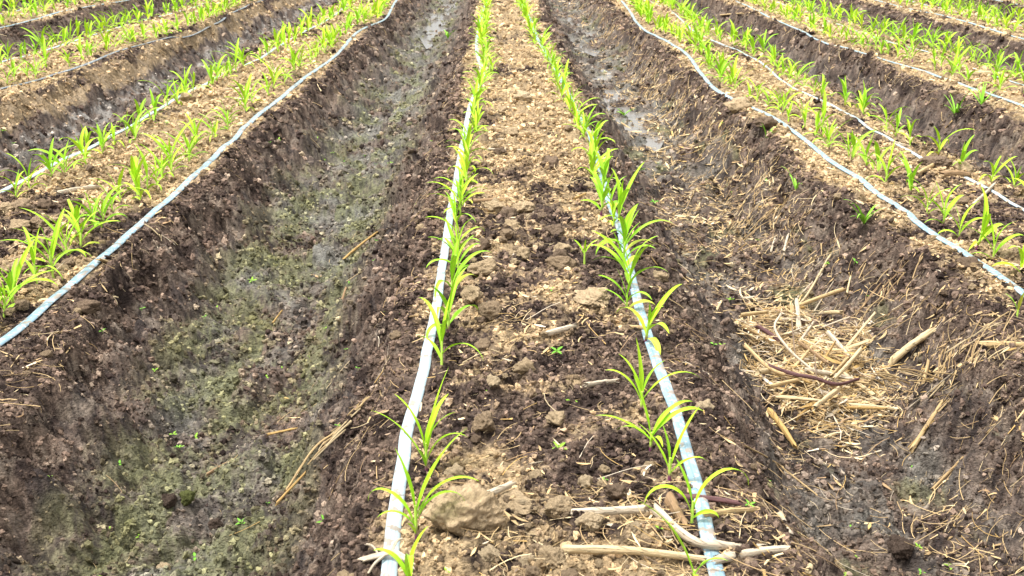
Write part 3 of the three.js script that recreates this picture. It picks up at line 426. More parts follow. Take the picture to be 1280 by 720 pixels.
[
  [.006, 2, [[0.946,3.332,0.03],[0.807,3.131,0.03],[0.678,2.965,0.01]], 'long bleached stalk propped over the top of the straw heap'],
  [.0065, 0, [[0.915,3.081,0.02],[0.762,3.012,0.02]], 'pale stalk with a dark broken tip across the straw heap'],
  [.006, 2, [[0.888,2.996,0.015],[0.848,3.061,0.02]], 'short pale stalk at the back of the straw heap'],
  [.0045, 5, [[0.703,2.942,0.03],[0.661,2.838,0.03],[0.664,2.657,0.03],[0.694,2.578,0.01]], 'curved white stalk arching down the side of the straw heap'],
  [.0075, 2, [[0.835,2.647,0.025],[0.724,2.486,0.015]], 'thick pale stalk leaning on the front of the heap beside its twin'],
  [.008, 2, [[0.728,2.456,0.01],[0.640,2.344,0.005]], 'thick bleached stalk lying in front of the straw heap'],
  [.006, 0, [[0.801,2.637,0.01],[0.730,2.530,0.01]], 'pale stalk tucked under the thick leaning stalk'],
  [.008, 5, [[0.796,2.799,0.02],[0.812,2.663,0.01]], 'thick pale stalk slanting on the heap beside the damp floor'],
  [.0085, 4, [[0.547,2.372,0.02],[0.575,2.263]], 'thick brown stalk with a charred tip below the straw heap'],
  [.0055, 0, [[0.543,2.645,0.02],[0.586,2.517,0.02],[0.634,2.480,0.02]], 'yellow stalk lying along the furrow side of the heap'],
  [.0055, 7, [[0.579,2.533,0.03],[0.626,2.477,0.035],[0.669,2.452,0.03],[0.709,2.438,0.03],[0.784,2.493,0.02]], 'long dark purple branch lying across the straw heap'],
  [.003, 6, [[0.714,2.865,0.05],[0.668,2.640,0.03]], 'thin dark twig standing in the straw heap'],
  [.006, 0, [[0.554,2.441,0.01],[0.633,2.475,0.015]], 'short yellow stalk below the dark purple branch'],
  [.006, 2, [[0.569,2.394,0.01],[0.661,2.396,0.01]], 'straight pale stalk below the dark purple branch'],
  [.006, 3, [[0.704,2.726,0.015],[0.734,2.590,0.01]], 'half-charred stalk in the middle of the straw heap'],
  [.0065, 7, [[0.610,2.816,0.015],[0.667,2.769,0.015]], 'short dark purple stalk stuck in the side of the heap'],
  [.006, 0, [[0.593,2.954,0.01],[0.679,3.007,0.01]], 'yellow stalk at the back edge of the heap next to the middle bed'],
  [.008, 2, [[0.542,2.503,0.01],[0.581,2.543,0.01]], 'short cut stub at the side of the straw heap'],
  [.003, 6, [[0.704,2.595,0.05],[0.670,2.452,0.03]], 'thin grey twig rising from the dark purple branch'],
  [0.0110, 2, [[0.902,2.589,0.01],[0.974,2.572,0.01]], 'stout cream stalk section with a knobbly node on the damp bank'],
  [.003, 5, [[0.855,2.331,0.01],[0.915,2.266,0.01]], 'straight thin grey stick on the straw bank'],
  [0.0059, 0, [[0.820,2.202,0.01],[0.879,2.226,0.01]], 'thick tan stalk stub at the foot of the straw bank'],
  [0.0088, 0, [[1.004,2.327,0.01],[1.059,2.265,0.01]], 'shaggy stalk wrapped in shredded husk on the straw bank'],
  [0.0063, 0, [[0.932,2.079,0.01],[0.932,1.945,0.01]], 'thick jointed stalk on the dark bank below the husk'],
  [.005, 2, [[0.862,2.062,0.01],[0.839,1.975]], 'peeling cream strip hanging on the dark bank'],
  [0.0048, 1, [[0.797,2.019,0.01],[0.876,2.080,0.01]], 'tan stalk lying across the foot of the dark bank'],
  [.0045, 5, [[0.408,1.733,0.01],[0.380,1.560]], 'grey stalk lying down the side of the middle bed'],
  [.005, 2, [[0.365,1.409,0.01],[0.497,1.773,0.01]], 'cream split straw standing at the side of the middle bed'],
  [.0022, 0, [[0.372,1.881,0.01],[0.500,2.095,0.012],[0.558,2.014,0.01]], 'long thin straw slanting down the side of the middle bed'],
  [.0065, 0, [[0.236,1.545,0.015],[0.320,1.586,0.01]], 'tan stalk end poking out beyond the blue-grey tape'],
  [.006, 7, [[0.211,1.611,0.008],[0.302,1.607,0.01]], 'thin purplish stick passing under the blue-grey tape'],
  [.0075, 5, [[0.236,1.419,0.015],[0.347,1.471,0.01]], 'straight pinkish stalk beyond the blue-grey tape, at the end of the bed'],
  [0.0072, 2, [[0.015,1.446,0.012],[0.113,1.431,0.012],[0.212,1.419,0.012]], 'longest white stalk lying across the bed end before the tape'],
  [0.0082, 5, [[0.036,1.547,0.008],[0.135,1.522,0.008]], 'dusty soil-caked stalk behind the longest white one'],
  [.008, 5, [[0.160,1.518,0.012],[0.207,1.452,0.022],[0.249,1.450,0.022],[0.307,1.465,0.012]], 'dusty forked branch lying over the blue-grey tape'],
  [.012, 3, [[0.188,1.562,0.008],[0.203,1.519,0.006]], 'short dark stump beside the seedling at the crossing stalks'],
  [0.0080, 5, [[-0.143,1.582,0.015],[-0.071,1.638,0.02]], 'split grey stalk resting behind the largest clod'],
  [.0075, 5, [[0.021,2.348,0.008],[0.083,2.369,0.008]], 'short grey stalk in the middle of the clod-strewn bed'],
  [.006, 5, [[0.088,2.053,0.008],[0.150,2.084,0.008]], 'pale stalk on the bed beside the blue-grey tape'],
  [.010, 5, [[-1.565,3.681,0.01],[-1.465,3.758,0.01]], 'pale stalk between clods on the blue-taped bed'],
  [.007, 0, [[-1.184,2.953,0.02],[-1.120,3.054,0.01]], 'dry husk laid across the wide pale blue tape'],
  [.008, 0, [[1.432,3.971,0.015],[1.623,4.207,0.02]], 'split tan stalk bridging the narrow grey tape'],
  [.007, 5, [[1.453,3.521,0.008],[1.630,3.777,0.02]], 'pale stalk leaning over the narrow grey tape'],
  [.016, 3, [[1.521,3.936,0.012],[1.605,3.963,0.01]], 'short dark log beside the soil lump on the narrow tape'],
  [.012, 0, [[2.213,12.136,0.015],[2.274,11.115,0.015]], 'pale stick at the top of the far brown bank'],
  [.004, 2, [[0.613,3.292,0.01],[0.496,2.819,0.01]], 'pale straw at the side of the middle bed by the heap'],
  [.006, 0, [[0.246,2.380,0.01],[0.221,2.385,0.01]], 'short pale stalk beside the wide cracked clod'],
  [.0035, 4, [[-0.609,2.306,0.005],[-0.547,2.306,0.01]], 'orange-brown twig on the green furrow floor'],
  [.004, 3, [[-0.711,2.151,0.005],[-0.656,2.218,0.01]], 'dark twig slanting on the green furrow floor'],
  [.0025, 0, [[-0.502,1.956,0.005],[-0.443,2.022,0.01],[-0.374,2.037,0.01]], 'long thin straw on the furrow slope ending at a straw tuft'],
  [.004, 4, [[-0.751,3.093,0.005],[-0.737,3.166,0.02]], 'upright brown stick in the grey furrow mud'],
  [.004, 3, [[-0.552,3.069,0.005],[-0.545,3.186,0.02]], 'reddish stick leaning on the middle bed side'],].forEach(([rad, ci, p, label], i) => put(new THREE.Mesh(stalkGeo(ground(p, rad), rad, 900 + i), stalkMats[ci]), rad < 0.0035 ? 'dry_straw' : 'dry_stalk', label, rad < 0.0035 ? 'straw' : 'stalk'));
{ // gnarled root over the tape: one branching body
  const g = [[[[-0.285, 1.452, 0.012], [-0.26, 1.45, 0.018], [-0.24, 1.444, 0.026], [-0.21, 1.418, 0.014]], 0.0062], [[[-0.262, 1.451, 0.016], [-0.275, 1.47, 0.024], [-0.284, 1.476, 0.024]], 0.0026], [[[-0.243, 1.447, 0.026], [-0.236, 1.462, 0.034], [-0.23, 1.47, 0.03]], 0.0028], [[[-0.25, 1.448, 0.022], [-0.268, 1.428, 0.018], [-0.275, 1.418, 0.01]], 0.0026]].map(([p, r], i) => stalkGeo(ground(p, r), r, 70 + i, 12, 7));
  put(new THREE.Mesh(mergeGeometries(g), stalkMats[5]), 'dry_root', 'gnarled forked grey root lying over the pale tape at the middle bed', 'root');
}
{ // husk shreds round the shaggy stalk, straw tufts
  const r = rng(61);
  const tuft = (x, d, n, L, dir, spread, ci, label) => { const t = new THREE.Group(); t.position.set(x, H(x, -d), -d); const nn = slopeN(x, -d).clone(); t.quaternion.setFromUnitVectors(Y, nn);
    for (let i = 0; i < n; i++) { const ox = (r() - 0.5) * L * 1.5, oz = (r() - 0.5) * L * 1.5, a = dir + (r() - 0.5) * spread, l = L * (0.4 + 0.7 * r()), e = 0.08 + 0.3 * r(), p = [[0, 0], [0.5, e * 0.6], [1, e * (0.2 + 0.7 * r())]].map(([q, h]) => new THREE.Vector3(Math.cos(a + q * 0.3 * (r() - 0.5)) * l * q + ox, h * l * 0.5 + 0.003, Math.sin(a) * l * q + oz)); const m = new THREE.Mesh(stalkGeo(p, 0.0011 + 0.0014 * r(), 300 + i, 6, 5), stalkMats[ci[Math.floor(r() * ci.length)]]); m.name = 'straw_strand'; t.add(m); }
    put(t, 'straw_tuft', label, 'straw tuft', 'straw tufts'); };
  tuft(-0.385, 2.045, 15, 0.075, 2.6, 1.5, [0, 2], 'fan of fine pale straws on the slope of the green furrow');
  tuft(1.03, 2.31, 26, 0.13, 2.4, 1.3, [0, 1, 2], 'shaggy shredded husk round the stalk on the straw bank');
  tuft(0.98, 2.42, 20, 0.15, 2.3, 0.7, [0, 1], 'combed straw strands hanging down the straw bank');
  tuft(0.9, 2.36, 16, 0.14, 2.5, 0.8, [0, 1, 4], 'combed brown straw strands at the foot of the straw bank');
  tuft(1.0, 2.72, 16, 0.12, 2.2, 0.9, [0, 1, 3], 'thin straw strands above the stout cream stalk section');
  tuft(1.03, 2.98, 14, 0.12, 2.3, 0.9, [0, 1, 3], 'thin straw strands below the lone grass seedling');
  tuft(-1.13, 3.28, 7, 0.07, 0.6, 3.5, [2, 5], 'small dry rootlets beside the wide pale blue tape');
  tuft(0.88, 4.0, 16, 0.12, 2.4, 0.9, [0, 1], 'straw bundle where the bank meets grey mud');
  tuft(0.95, 4.35, 18, 0.14, 2.4, 1.1, [0, 1, 2], 'straw bundle below the pale grey tape curve');
  // flat husk strips matted into the heap
  for (let i = 0; i < 46; i++) {
    const a = r() * 6.283, q = Math.sqrt(r()), x = 0.71 + Math.cos(a) * q * 0.15, d = 2.68 + Math.sin(a) * q * 0.33, L = 0.04 + 0.06 * r(), m = new THREE.Mesh(fibre(9000 + i, 0.3 + 0.9 * r(), 0.05 + 0.06 * r(), 0.009, 7, true), stalkMats[[0, 0, 2, 1, 4, 5][Math.floor(r() * 6)]]);
    const cn = ['straw-yellow', 'straw-yellow', 'cream', 'tan', 'orange-brown', 'greyish'][[0, 0, 2, 1, 4, 5].indexOf(stalkMats.indexOf(m.material))];
    m.scale.setScalar(L); m.position.set(x, H(x, -d) + 0.012 + 0.045 * (1 - q * q) * (0.5 + 0.5 * r()), -d); m.rotation.set((r() - 0.5) * 0.7, r() * 6.28, (r() - 0.5) * 0.5);
    put(m, 'husk_strip', (L > 0.07 ? 'long ' : 'short ') + cn + ' flat husk strip matted into the straw heap', 'husk', 'husk strips in the heap');
  }
  // broken stalks lying on the heap
  for (let i = 0; i < 30; i++) {
    const a = r() * 6.283, q = Math.sqrt(r()), x = 0.72 + Math.cos(a) * q * 0.14, d = 2.7 + Math.sin(a) * q * 0.36, an = r() * 6.28, L = 0.05 + 0.1 * r(), rad = 0.003 + 0.0045 * r(), c = Math.floor(r() * 7), up = 0.02 + 0.035 * (1 - q) * r();
    const p = [-0.5, 0.5].map((e) => { const X = x + Math.cos(an) * L * e, D = d + Math.sin(an) * L * e; return new THREE.Vector3(X, H(X, -D) + up + (e > 0 ? 0.015 * r() : 0), -D); });
    put(new THREE.Mesh(stalkGeo(p, rad, 5000 + i, 9, 7), stalkMats[[0, 2, 5, 2, 0, 1, 4][c]]), 'dry_stalk', (L > 0.1 ? 'longer ' : 'short ') + (rad > 0.005 ? 'thick ' : 'thin ') + ['straw-yellow', 'cream', 'greyish', 'cream', 'straw-yellow', 'tan', 'orange-brown'][c] + ' broken stalk on top of the straw heap', 'stalk', 'broken stalks on the heap');
  }
  // single stalk pieces, big enough to count
  const spots = []; let n = 0;
  for (let i = 0; i < 9000 && n < 170; i++) {
    const d = 1.4 + 7 * r() * r(), x = -0.07 + (r() * 2 - 1) * (0.47 * d), a = r(), b = r(), c = r(), e = r(), h = r(); if (!inView(x, d, 0)) continue; const v = litterDensity(x, d); if (a > v * v) continue;
    baseH(x, -d); const fi = G.side > 0 ? G.k : G.k - 1, k = G.k, s = G.s, onBank = s > 0.12, L = (0.012 + 0.022 * b * b) * d, rad = L * (0.035 + 0.05 * c * c), an = onBank ? (G.side < 0 ? 0.5 : 2.6) + (e - 0.5) * 1.6 : e * 6.28;
    const p = ground([[x - Math.cos(an) * L / 2, d - Math.sin(an) * L / 2, 0.004], [x + Math.cos(an) * L / 2, d + Math.sin(an) * L / 2, 0.008]], rad);
    const heap = Math.hypot((x - 0.7) / 0.2, (d - 2.68) / 0.4) < 1;
    const where = heap ? 'stalk bit jumbled into the straw heap' : fi === B0 && s > 0.3 && k > B0 ? 'stalk bit on the straw bank' : fi === B0 && s > 0.3 ? 'stalk bit in the straw furrow' : k === B0 ? 'stalk bit on the middle bed' : k > B0 ? 'stalk bit on the beds past the straw furrow' : 'stalk bit on the beds past the green furrow';
    put(new THREE.Mesh(stalkGeo(p, rad, 2000 + i, 7, 6), stalkMats[[0, 1, 2, 5, 0, 4, 3][Math.floor(h * 7)]]), 'dry_stalk', (b > 0.6 ? 'longer ' : 'short ') + ['straw-yellow', 'tan', 'cream', 'greyish', 'straw-yellow', 'orange-brown', 'dark brown'][Math.floor(h * 7)] + ' ' + where + (heap ? '' : nearMark(x, d)), 'stalk', 'loose bits of dry stalk'); n++;
  }
}

// ---------------------------------------------------------------- seedlings
const leafTex = (() => { const W = 64, Hh = 128, data = new Uint8Array(W * Hh * 4); for (let y = 0; y < Hh; y++) for (let x = 0; x < W; x++) { const u = x / W, v = y / Hh, mid = Math.exp(-Math.pow((u - 0.5) * 16, 2)); const q = 0.86 + 0.1 * Math.sin(u * 75) * (1 - mid) + 0.09 * n2(u * 6, v * 9), o = (y * W + x) * 4, tip = ss(0.93, 1, v + 0.05 * n2(u * 5, 2)); const c = [mix(q * (0.88 + 0.3 * mid), 0.95, tip), mix(q * (1 + 0.05 * mid), 0.8, tip), mix(q * (0.8 + 1.2 * mid), 0.6, tip)]; for (let k = 0; k < 3; k++) data[o + k] = 255 * Math.pow(cl(c[k]), 1 / 2.2); data[o + 3] = 255; }
  const t = new THREE.DataTexture(data, W, Hh); t.magFilter = THREE.LinearFilter; t.colorSpace = THREE.SRGBColorSpace; t.needsUpdate = true; return t; })();
const leafMat = (r, g, b) => new THREE.MeshPhysicalMaterial({ color: lin(r, g, b), map: leafTex, roughness: 0.62, transmission: 0.26, thickness: 0, side: THREE.DoubleSide, specularIntensity: 0.5 });
const leafMats = [leafMat(0.45, 0.73, 0.025), leafMat(0.54, 0.78, 0.03), leafMat(0.38, 0.67, 0.025), leafMat(0.66, 0.66, 0.08)];
const stemMat = M({ vertexColors: true, roughness: 0.6 });
// leaf: springs from the stem at height h0 towards azimuth az, length L, first elevation el, bending by droop
function leafGeo(h0, az, L, el, droop, W, seed, seg = 12) {
  const r = rng(seed), P = [], U = [], I = []; let x = 0.002, y = h0, e = el, a = az; const tw = (r() - 0.5) * 0.9, curl = (r() - 0.5) * 0.5;
  for (let i = 0; i <= seg; i++) {
    const t = i / seg, w = W * (0.34 + 0.66 * ss(0, 0.32, t)) * Math.pow(Math.max(0, 1 - Math.pow(t, 2.1)), 0.75) + 0.0002;
    const ca = Math.cos(a), sa = Math.sin(a), up = Math.cos(e), out = -Math.sin(e), ro = tw * t, fold = 0.55 * (1 - 0.55 * t);
    for (const k of [-1, -0.5, 0, 0.5, 1]) { const sw = k * w, lift = Math.abs(k) * w * fold, cx = sw * Math.cos(ro) - lift * Math.sin(ro), cy = sw * Math.sin(ro) + lift * Math.cos(ro) + 0.06 * w * Math.sin(t * 17 + k * 2 + seed); P.push(ca * (x + out * cy) - sa * cx, y + up * cy, sa * (x + out * cy) + ca * cx); U.push(0.5 + k * 0.5, t); }
    if (i) for (let k = 0; k < 4; k++) { const q = (i - 1) * 5 + k, b = q + 5; I.push(q, q + 1, b, q + 1, b + 1, b); }
    const st = L / seg; x += Math.cos(e) * st; y += Math.sin(e) * st; e -= droop / seg * (0.35 + 1.3 * t); a += curl / seg;
  }
  const g = new THREE.BufferGeometry(); g.setAttribute('position', new THREE.Float32BufferAttribute(P, 3)); g.setAttribute('uv', new THREE.Float32BufferAttribute(U, 2)); g.setIndex(I); g.computeVertexNormals(); return g;
}
function stemGeo(h, rad, purple, lean = 0) {
  const g = new THREE.CylinderGeometry(rad * 0.72, rad, h + 0.02, 8, 8).toNonIndexed(), m = mergeVertices(g), p = m.attributes.position, C = []; m.translate(0, h / 2 - 0.01, 0);
  for (let i = 0; i < p.count; i++) { const t = p.getY(i) / h; p.setX(i, p.getX(i) + lean * t * t); const w = 1 - ss(purple, purple + 0.16, t + 0.05 * n2(i, 3)); C.push(mix(0.42, 0.16, w), mix(0.62, 0.03, w), mix(0.08, 0.1, w)); }
  m.setAttribute('color', new THREE.Float32BufferAttribute(C, 3)); m.computeVertexNormals(); return m;
}
function leafSet(seed) { // the usual young plant: short low leaves, long arching ones, an upright whorl
  const r = rng(seed), n = 4 + Math.floor(r() * 2.5), a0 = r() * 6.28, S = [];
  for (let i = 0; i < n; i++) { const t = i / (n - 1); S.push([0.018 + 0.042 * t, a0 + i * 3.1416 + (r() - 0.5) * 1.3, 0.05 + 0.095 * Math.sin(0.4 + t * 2.1) * (0.6 + 0.7 * r()), 0.6 + 0.5 * t + 0.32 * r(), (2.3 - 1.25 * t) * (0.6 + 0.75 * r()), 0.0056 + 0.0035 * r()]); }
  S.push([0.06, r() * 6.28, 0.05 + 0.06 * r(), 1.35, 0.35, 0.0038]);
  return S;
}
function buildSeedling(S, seed, mi) {
  const t = new THREE.Group(), r = rng(seed + 5), h = Math.max(...S.map((s) => s[0])) + 0.004;
  const st = new THREE.Mesh(stemGeo(h, 0.0033 + 0.0008 * r(), r() < 0.45 ? 0.3 : -0.2), stemMat); st.name = 'stem'; t.add(st);
  S.forEach((s, i) => { const m = new THREE.Mesh(leafGeo(...s, seed * 10 + i), leafMats[i === 0 && r() < 0.25 ? 3 : (mi + (i === S.length - 1 ? 1 : 0)) % 3]); m.name = 'leaf'; t.add(m); });
  return t;
}
const protos = [...Array(26)].map((_, i) => buildSeedling(leafSet(500 + i * 7), 500 + i * 7, i % 3));
const R = Math.PI / 180;
const ROWS = [ // tape, offset of the row from it, first and last distance for the sown rows, label
  ['bed0L', 0.038, 3.72, 22, 'corn seedling beside the middle bed\'s pale tape'], ['bed0R', -0.025, 2.95, 22, 'corn seedling beside the blue-grey tape'],
  ['bedm1R', -0.085, 4.1, 22, 'corn seedling beside the wide pale blue tape'], ['bedm1L', 0.055, 4.9, 22, 'corn seedling beside the thin white tape'],
  ['bed1L', 0.085, 4.2, 22, 'corn seedling beside the pale grey tape'], ['bed1R', 0.045, 4.85, 22, 'corn seedling beside the narrow grey tape'],
  ['bedm2R', -0.07, 5.6, 22, 'corn seedling beside the dark slate-blue tape'], ['bedm2L', 0.06, 6.2, 22, 'corn seedling in the row past the dark slate-blue tape'],
  ['bed2L', 0.085, 4.9, 22, 'corn seedling in the row above the grass-tufted bank'], ['bed2R', 0.06, 5.6, 22, 'corn seedling beside the partly buried thin tape'],
  ['bedm3R', -0.07, 8.5, 22, 'corn seedling on the outer bed beyond the slate-blue tape'], ['bedm3L', 0.05, 9.5, 22, 'corn seedling on the outer bed beyond the slate-blue tape'],
  ['bed3L', 0.08, 7.8, 22, 'corn seedling on the outer bed beyond the partly buried tape'], ['bed3R', 0.05, 8.5, 22, 'corn seedling on the outer bed beyond the partly buried tape'], ['bed4L', 0.06, 10.5, 22, 'corn seedling on the outer bed beyond the partly buried tape'],
];
const LBL = Object.fromEntries(ROWS.map((q) => [q[0], q[4]]));
const plants = []; const pr = rng(808);
for (const [tp, pts] of Object.entries({ bed0L: [-0.206, 2.186, -0.201, 2.40, -0.203, 2.633, -0.193, 2.813, -0.2, 2.93, -0.2, 3.1, -0.212, 3.3, -0.207, 3.42, -0.205, 3.55], bed0R: [0.239, 2.315, 0.221, 2.52, 0.245, 2.68, 0.25, 2.83],
  bedm1R: [-1.283, 2.62, -1.273, 2.744, -1.262, 2.824, -1.295, 3.012, -1.315, 3.174, -1.306, 3.36, -1.315, 3.56, -1.262, 3.6, -1.292, 3.755, -1.279, 4.0, -1.27, 2.45, -1.3, 2.9, -1.29, 3.1, -1.3, 3.25, -1.31, 3.46, -1.29, 3.86, -1.28, 2.55, -1.3, 2.68, -1.29, 3.93, -1.3, 3.68], bedm1L: [-1.676, 3.604, -1.695, 3.759, -1.662, 3.889, -1.665, 4.002, -1.644, 4.177, -1.642, 4.352, -1.674, 4.75, -1.6, 4.64, -1.68, 4.08, -1.68, 4.27, -1.67, 4.45, -1.66, 4.55],
  bed1L: [1.285, 4.092, 1.289, 3.972, 1.277, 3.847, 1.304, 3.672, 1.284, 3.46, 1.265, 3.27, 1.268, 3.16, 1.274, 3.049, 1.281, 2.946, 1.273, 2.765, 1.28, 2.6], bed1R: [1.595, 4.695, 1.6, 4.524, 1.634, 4.303, 1.644, 4.103, 1.654, 3.868, 1.692, 3.771, 1.67, 3.6] }))
  for (let i = 0; i < pts.length; i += 2) plants.push({ x: pts[i], d: pts[i + 1], s: (0.92 + 0.36 * pr()) * (tp[3] === '0' ? 0.82 : 0.86), tp });
for (const [tp, off, d0, d1] of ROWS) { const t = TAPES.find((q) => q.n === tp); for (let d = d0; d < d1; d += (0.075 + 0.08 * pr()) * (tp[3] === '0' ? 1.04 : 0.94) + (pr() < 0.09 ? 0.16 : 0)) { const x = t.x(d) + off + (pr() - 0.5) * 0.055, s = (0.76 + 0.5 * pr()) * (tp[3] === '0' ? 0.86 : d < 6 ? 0.9 : 1); if (inView(x, d, 0.5)) plants.push({ x, d, s, tp }); } }
plants.sort((a, b) => a.d - b.d);
// the plants at the front, leaf by leaf: [height on stem, azimuth, length, elevation, droop, half width]
[
  [-0.210, 1.492, [[0.03, 192 * R, 0.15, 72 * R, 3.1, 0.0062], [0.034, 170 * R, 0.085, 55 * R, 1.9, 0.0055], [0.045, -8 * R, 0.13, 62 * R, 2.9, 0.0068], [0.062, -30 * R, 0.175, 66 * R, 0.7, 0.0085], [0.055, -2 * R, 0.155, 60 * R, 1.5, 0.006], [0.07, 200 * R, 0.11, 78 * R, 0.6, 0.0075], [0.02, 120 * R, 0.05, 60 * R, 0.6, 0.004]], 'corn seedling with a purple stem base beside the largest clod'],
  [-0.211, 1.745, [[0.028, 178 * R, 0.165, 62 * R, 0.9, 0.007], [0.05, 190 * R, 0.14, 80 * R, 1.2, 0.0065], [0.06, -35 * R, 0.17, 76 * R, 0.25, 0.0062], [0.05, -60 * R, 0.13, 74 * R, 1.1, 0.0085], [0.032, 4 * R, 0.12, 68 * R, 2.2, 0.0062], [0.066, 10 * R, 0.1, 70 * R, 1.3, 0.005], [0.02, 110 * R, 0.06, 70 * R, 0.6, 0.004]], 'tall corn seedling behind the one at the largest clod, leaf crossing the tape'],
  [-0.212, 1.375, [[0.03, 80 * R, 0.14, 80 * R, 2.6, 0.0085], [0.03, 200 * R, 0.09, 70 * R, 2.0, 0.006], [0.05, -40 * R, 0.08, 75 * R, 0.8, 0.006]], 'corn seedling cut off below the gnarled root with one broad drooping leaf'],
  [0.215, 1.531, [[0.028, 184 * R, 0.135, 70 * R, 3.0, 0.006], [0.036, -6 * R, 0.17, 74 * R, 3.2, 0.0078], [0.02, 8 * R, 0.06, 40 * R, 2.2, 0.007], [0.05, 210 * R, 0.085, 72 * R, 0.5, 0.005]], 'corn seedling at the crossing stalks, a leaf hanging over the blue-grey tape'],
  [0.19, 1.36, [[0.03, 190 * R, 0.17, 66 * R, 0.9, 0.0082], [0.03, 30 * R, 0.07, 60 * R, 1.6, 0.007], [0.02, 100 * R, 0.06, 50 * R, 1.5, 0.006]], 'corn seedling with one long blade rising past the longest white stalk'],
  [0.198, 1.659, [[0.03, 205 * R, 0.11, 62 * R, 0.8, 0.0058], [0.035, -20 * R, 0.13, 72 * R, 0.7, 0.0052], [0.022, 2 * R, 0.095, 48 * R, 2.0, 0.006], [0.05, 240 * R, 0.07, 76 * R, 0.5, 0.0045]], 'slender corn seedling leaning to the blue-grey tape, before the sprawling one'],
  [0.183, 1.783, [[0.03, 182 * R, 0.135, 38 * R, 1.1, 0.0066], [0.03, 195 * R, 0.085, 40 * R, 1.7, 0.0068], [0.042, 206 * R, 0.125, 74 * R, 0.4, 0.0058], [0.035, -8 * R, 0.14, 52 * R, 1.7, 0.0078], [0.04, -25 * R, 0.125, 56 * R, 1.5, 0.0066], [0.026, 70 * R, 0.07, 50 * R, 2.0, 0.006]], 'sprawling corn seedling with a leaf arched across the blue-grey tape'],
  [0.185, 1.938, [[0.03, 190 * R, 0.12, 66 * R, 1.7, 0.006], [0.035, -4 * R, 0.165, 52 * R, 1.9, 0.0052], [0.05, 250 * R, 0.12, 80 * R, 0.4, 0.007], [0.045, 215 * R, 0.11, 70 * R, 1.2, 0.0058], [0.05, -30 * R, 0.09, 70 * R, 1.0, 0.005]], 'corn seedling behind the sprawling one with a thin leaf over the tape'],
  [0.142, 2.851, [[0.04, 200 * R, 0.06, 65 * R, 1.0, 0.005], [0.045, -15 * R, 0.07, 60 * R, 1.4, 0.005], [0.05, 90 * R, 0.05, 75 * R, 0.6, 0.004]], 'lone small corn seedling on bare soil between the two rows'],
  [1.131, 2.46, [[0.03, 95 * R, 0.08, 75 * R, 0.6, 0.006], [0.03, 200 * R, 0.06, 65 * R, 1.0, 0.005]], 'lone corn seedling outside the pale grey tape on the bank edge'],
].forEach(([x, d, S, label], i) => { const t = buildSeedling(S, 7000 + i * 13, i % 2); t.scale.set(0.8, 0.9, 0.8); t.position.set(x, H(x, -d) - 0.006, -d); put(t, 'corn_seedling', label, 'corn seedling', 'corn seedlings'); });
const CLOSE = 285; let made = 0; const far = [];
plants.forEach((p, i) => {
  const near = made < CLOSE && inView(p.x, p.d, -0.03);
  if (!near) { far.push(p); return; }
  const t = protos[(i * 7 + (i >> 3)) % 26].clone(); made++; t.position.set(p.x, H(p.x, -p.d) - 0.006, -p.d); t.rotation.set((pr() - 0.5) * 0.3, pr() * 6.28, (pr() - 0.5) * 0.3); t.scale.setScalar(p.s);
  const lb = LBL[p.tp] + nearMark(p.x, p.d); put(t, 'corn_seedling', (p.s > 0.98 ? 'tall ' : p.s < 0.82 ? 'small ' : '') + ['', '', '', 'three', 'four', 'five', 'six', 'seven', 'eight'][t.children.length - 1] + '-leaved ' + lb + (t.children.some((c) => c.material === leafMats[3]) && !nearMark(p.x, p.d) ? ' with a yellowing leaf' : ''), 'corn seedling', 'corn seedlings');
});
{
  const geos = [...Array(6)].map((_, v) => { const S = leafSet(1500 + v * 11), g = S.map((s, i) => leafGeo(...s.slice(0, 5), s[5] * 1.15, 1500 + v * 20 + i, 6)); return mergeGeometries(g); });
  const lists = geos.map(() => []);
  far.forEach((p, i) => { EU.set((pr() - 0.5) * 0.3, pr() * 6.28, (pr() - 0.5) * 0.3); QU.setFromEuler(EU); const t = 0.9 + 0.2 * pr(); lists[i % 6].push({ m: new THREE.Matrix4().compose(PO.set(p.x, H(p.x, -p.d) - 0.004, -p.d), QU, SC.setScalar(p.s * 1.02)), c: new THREE.Color().setRGB(t * (0.9 + 0.25 * pr()), t, 1) }); });
  const grp = new THREE.Group(); geos.forEach((g, i) => grp.add(copies(g, leafMats[i % 2], lists[i], 'seedling'))); console.log('plants', made, far.length);
  put(grp, 'distant_corn_seedlings', 'rows of bright green corn seedlings running on into the distance', 'corn seedlings', null, 'stuff');
}
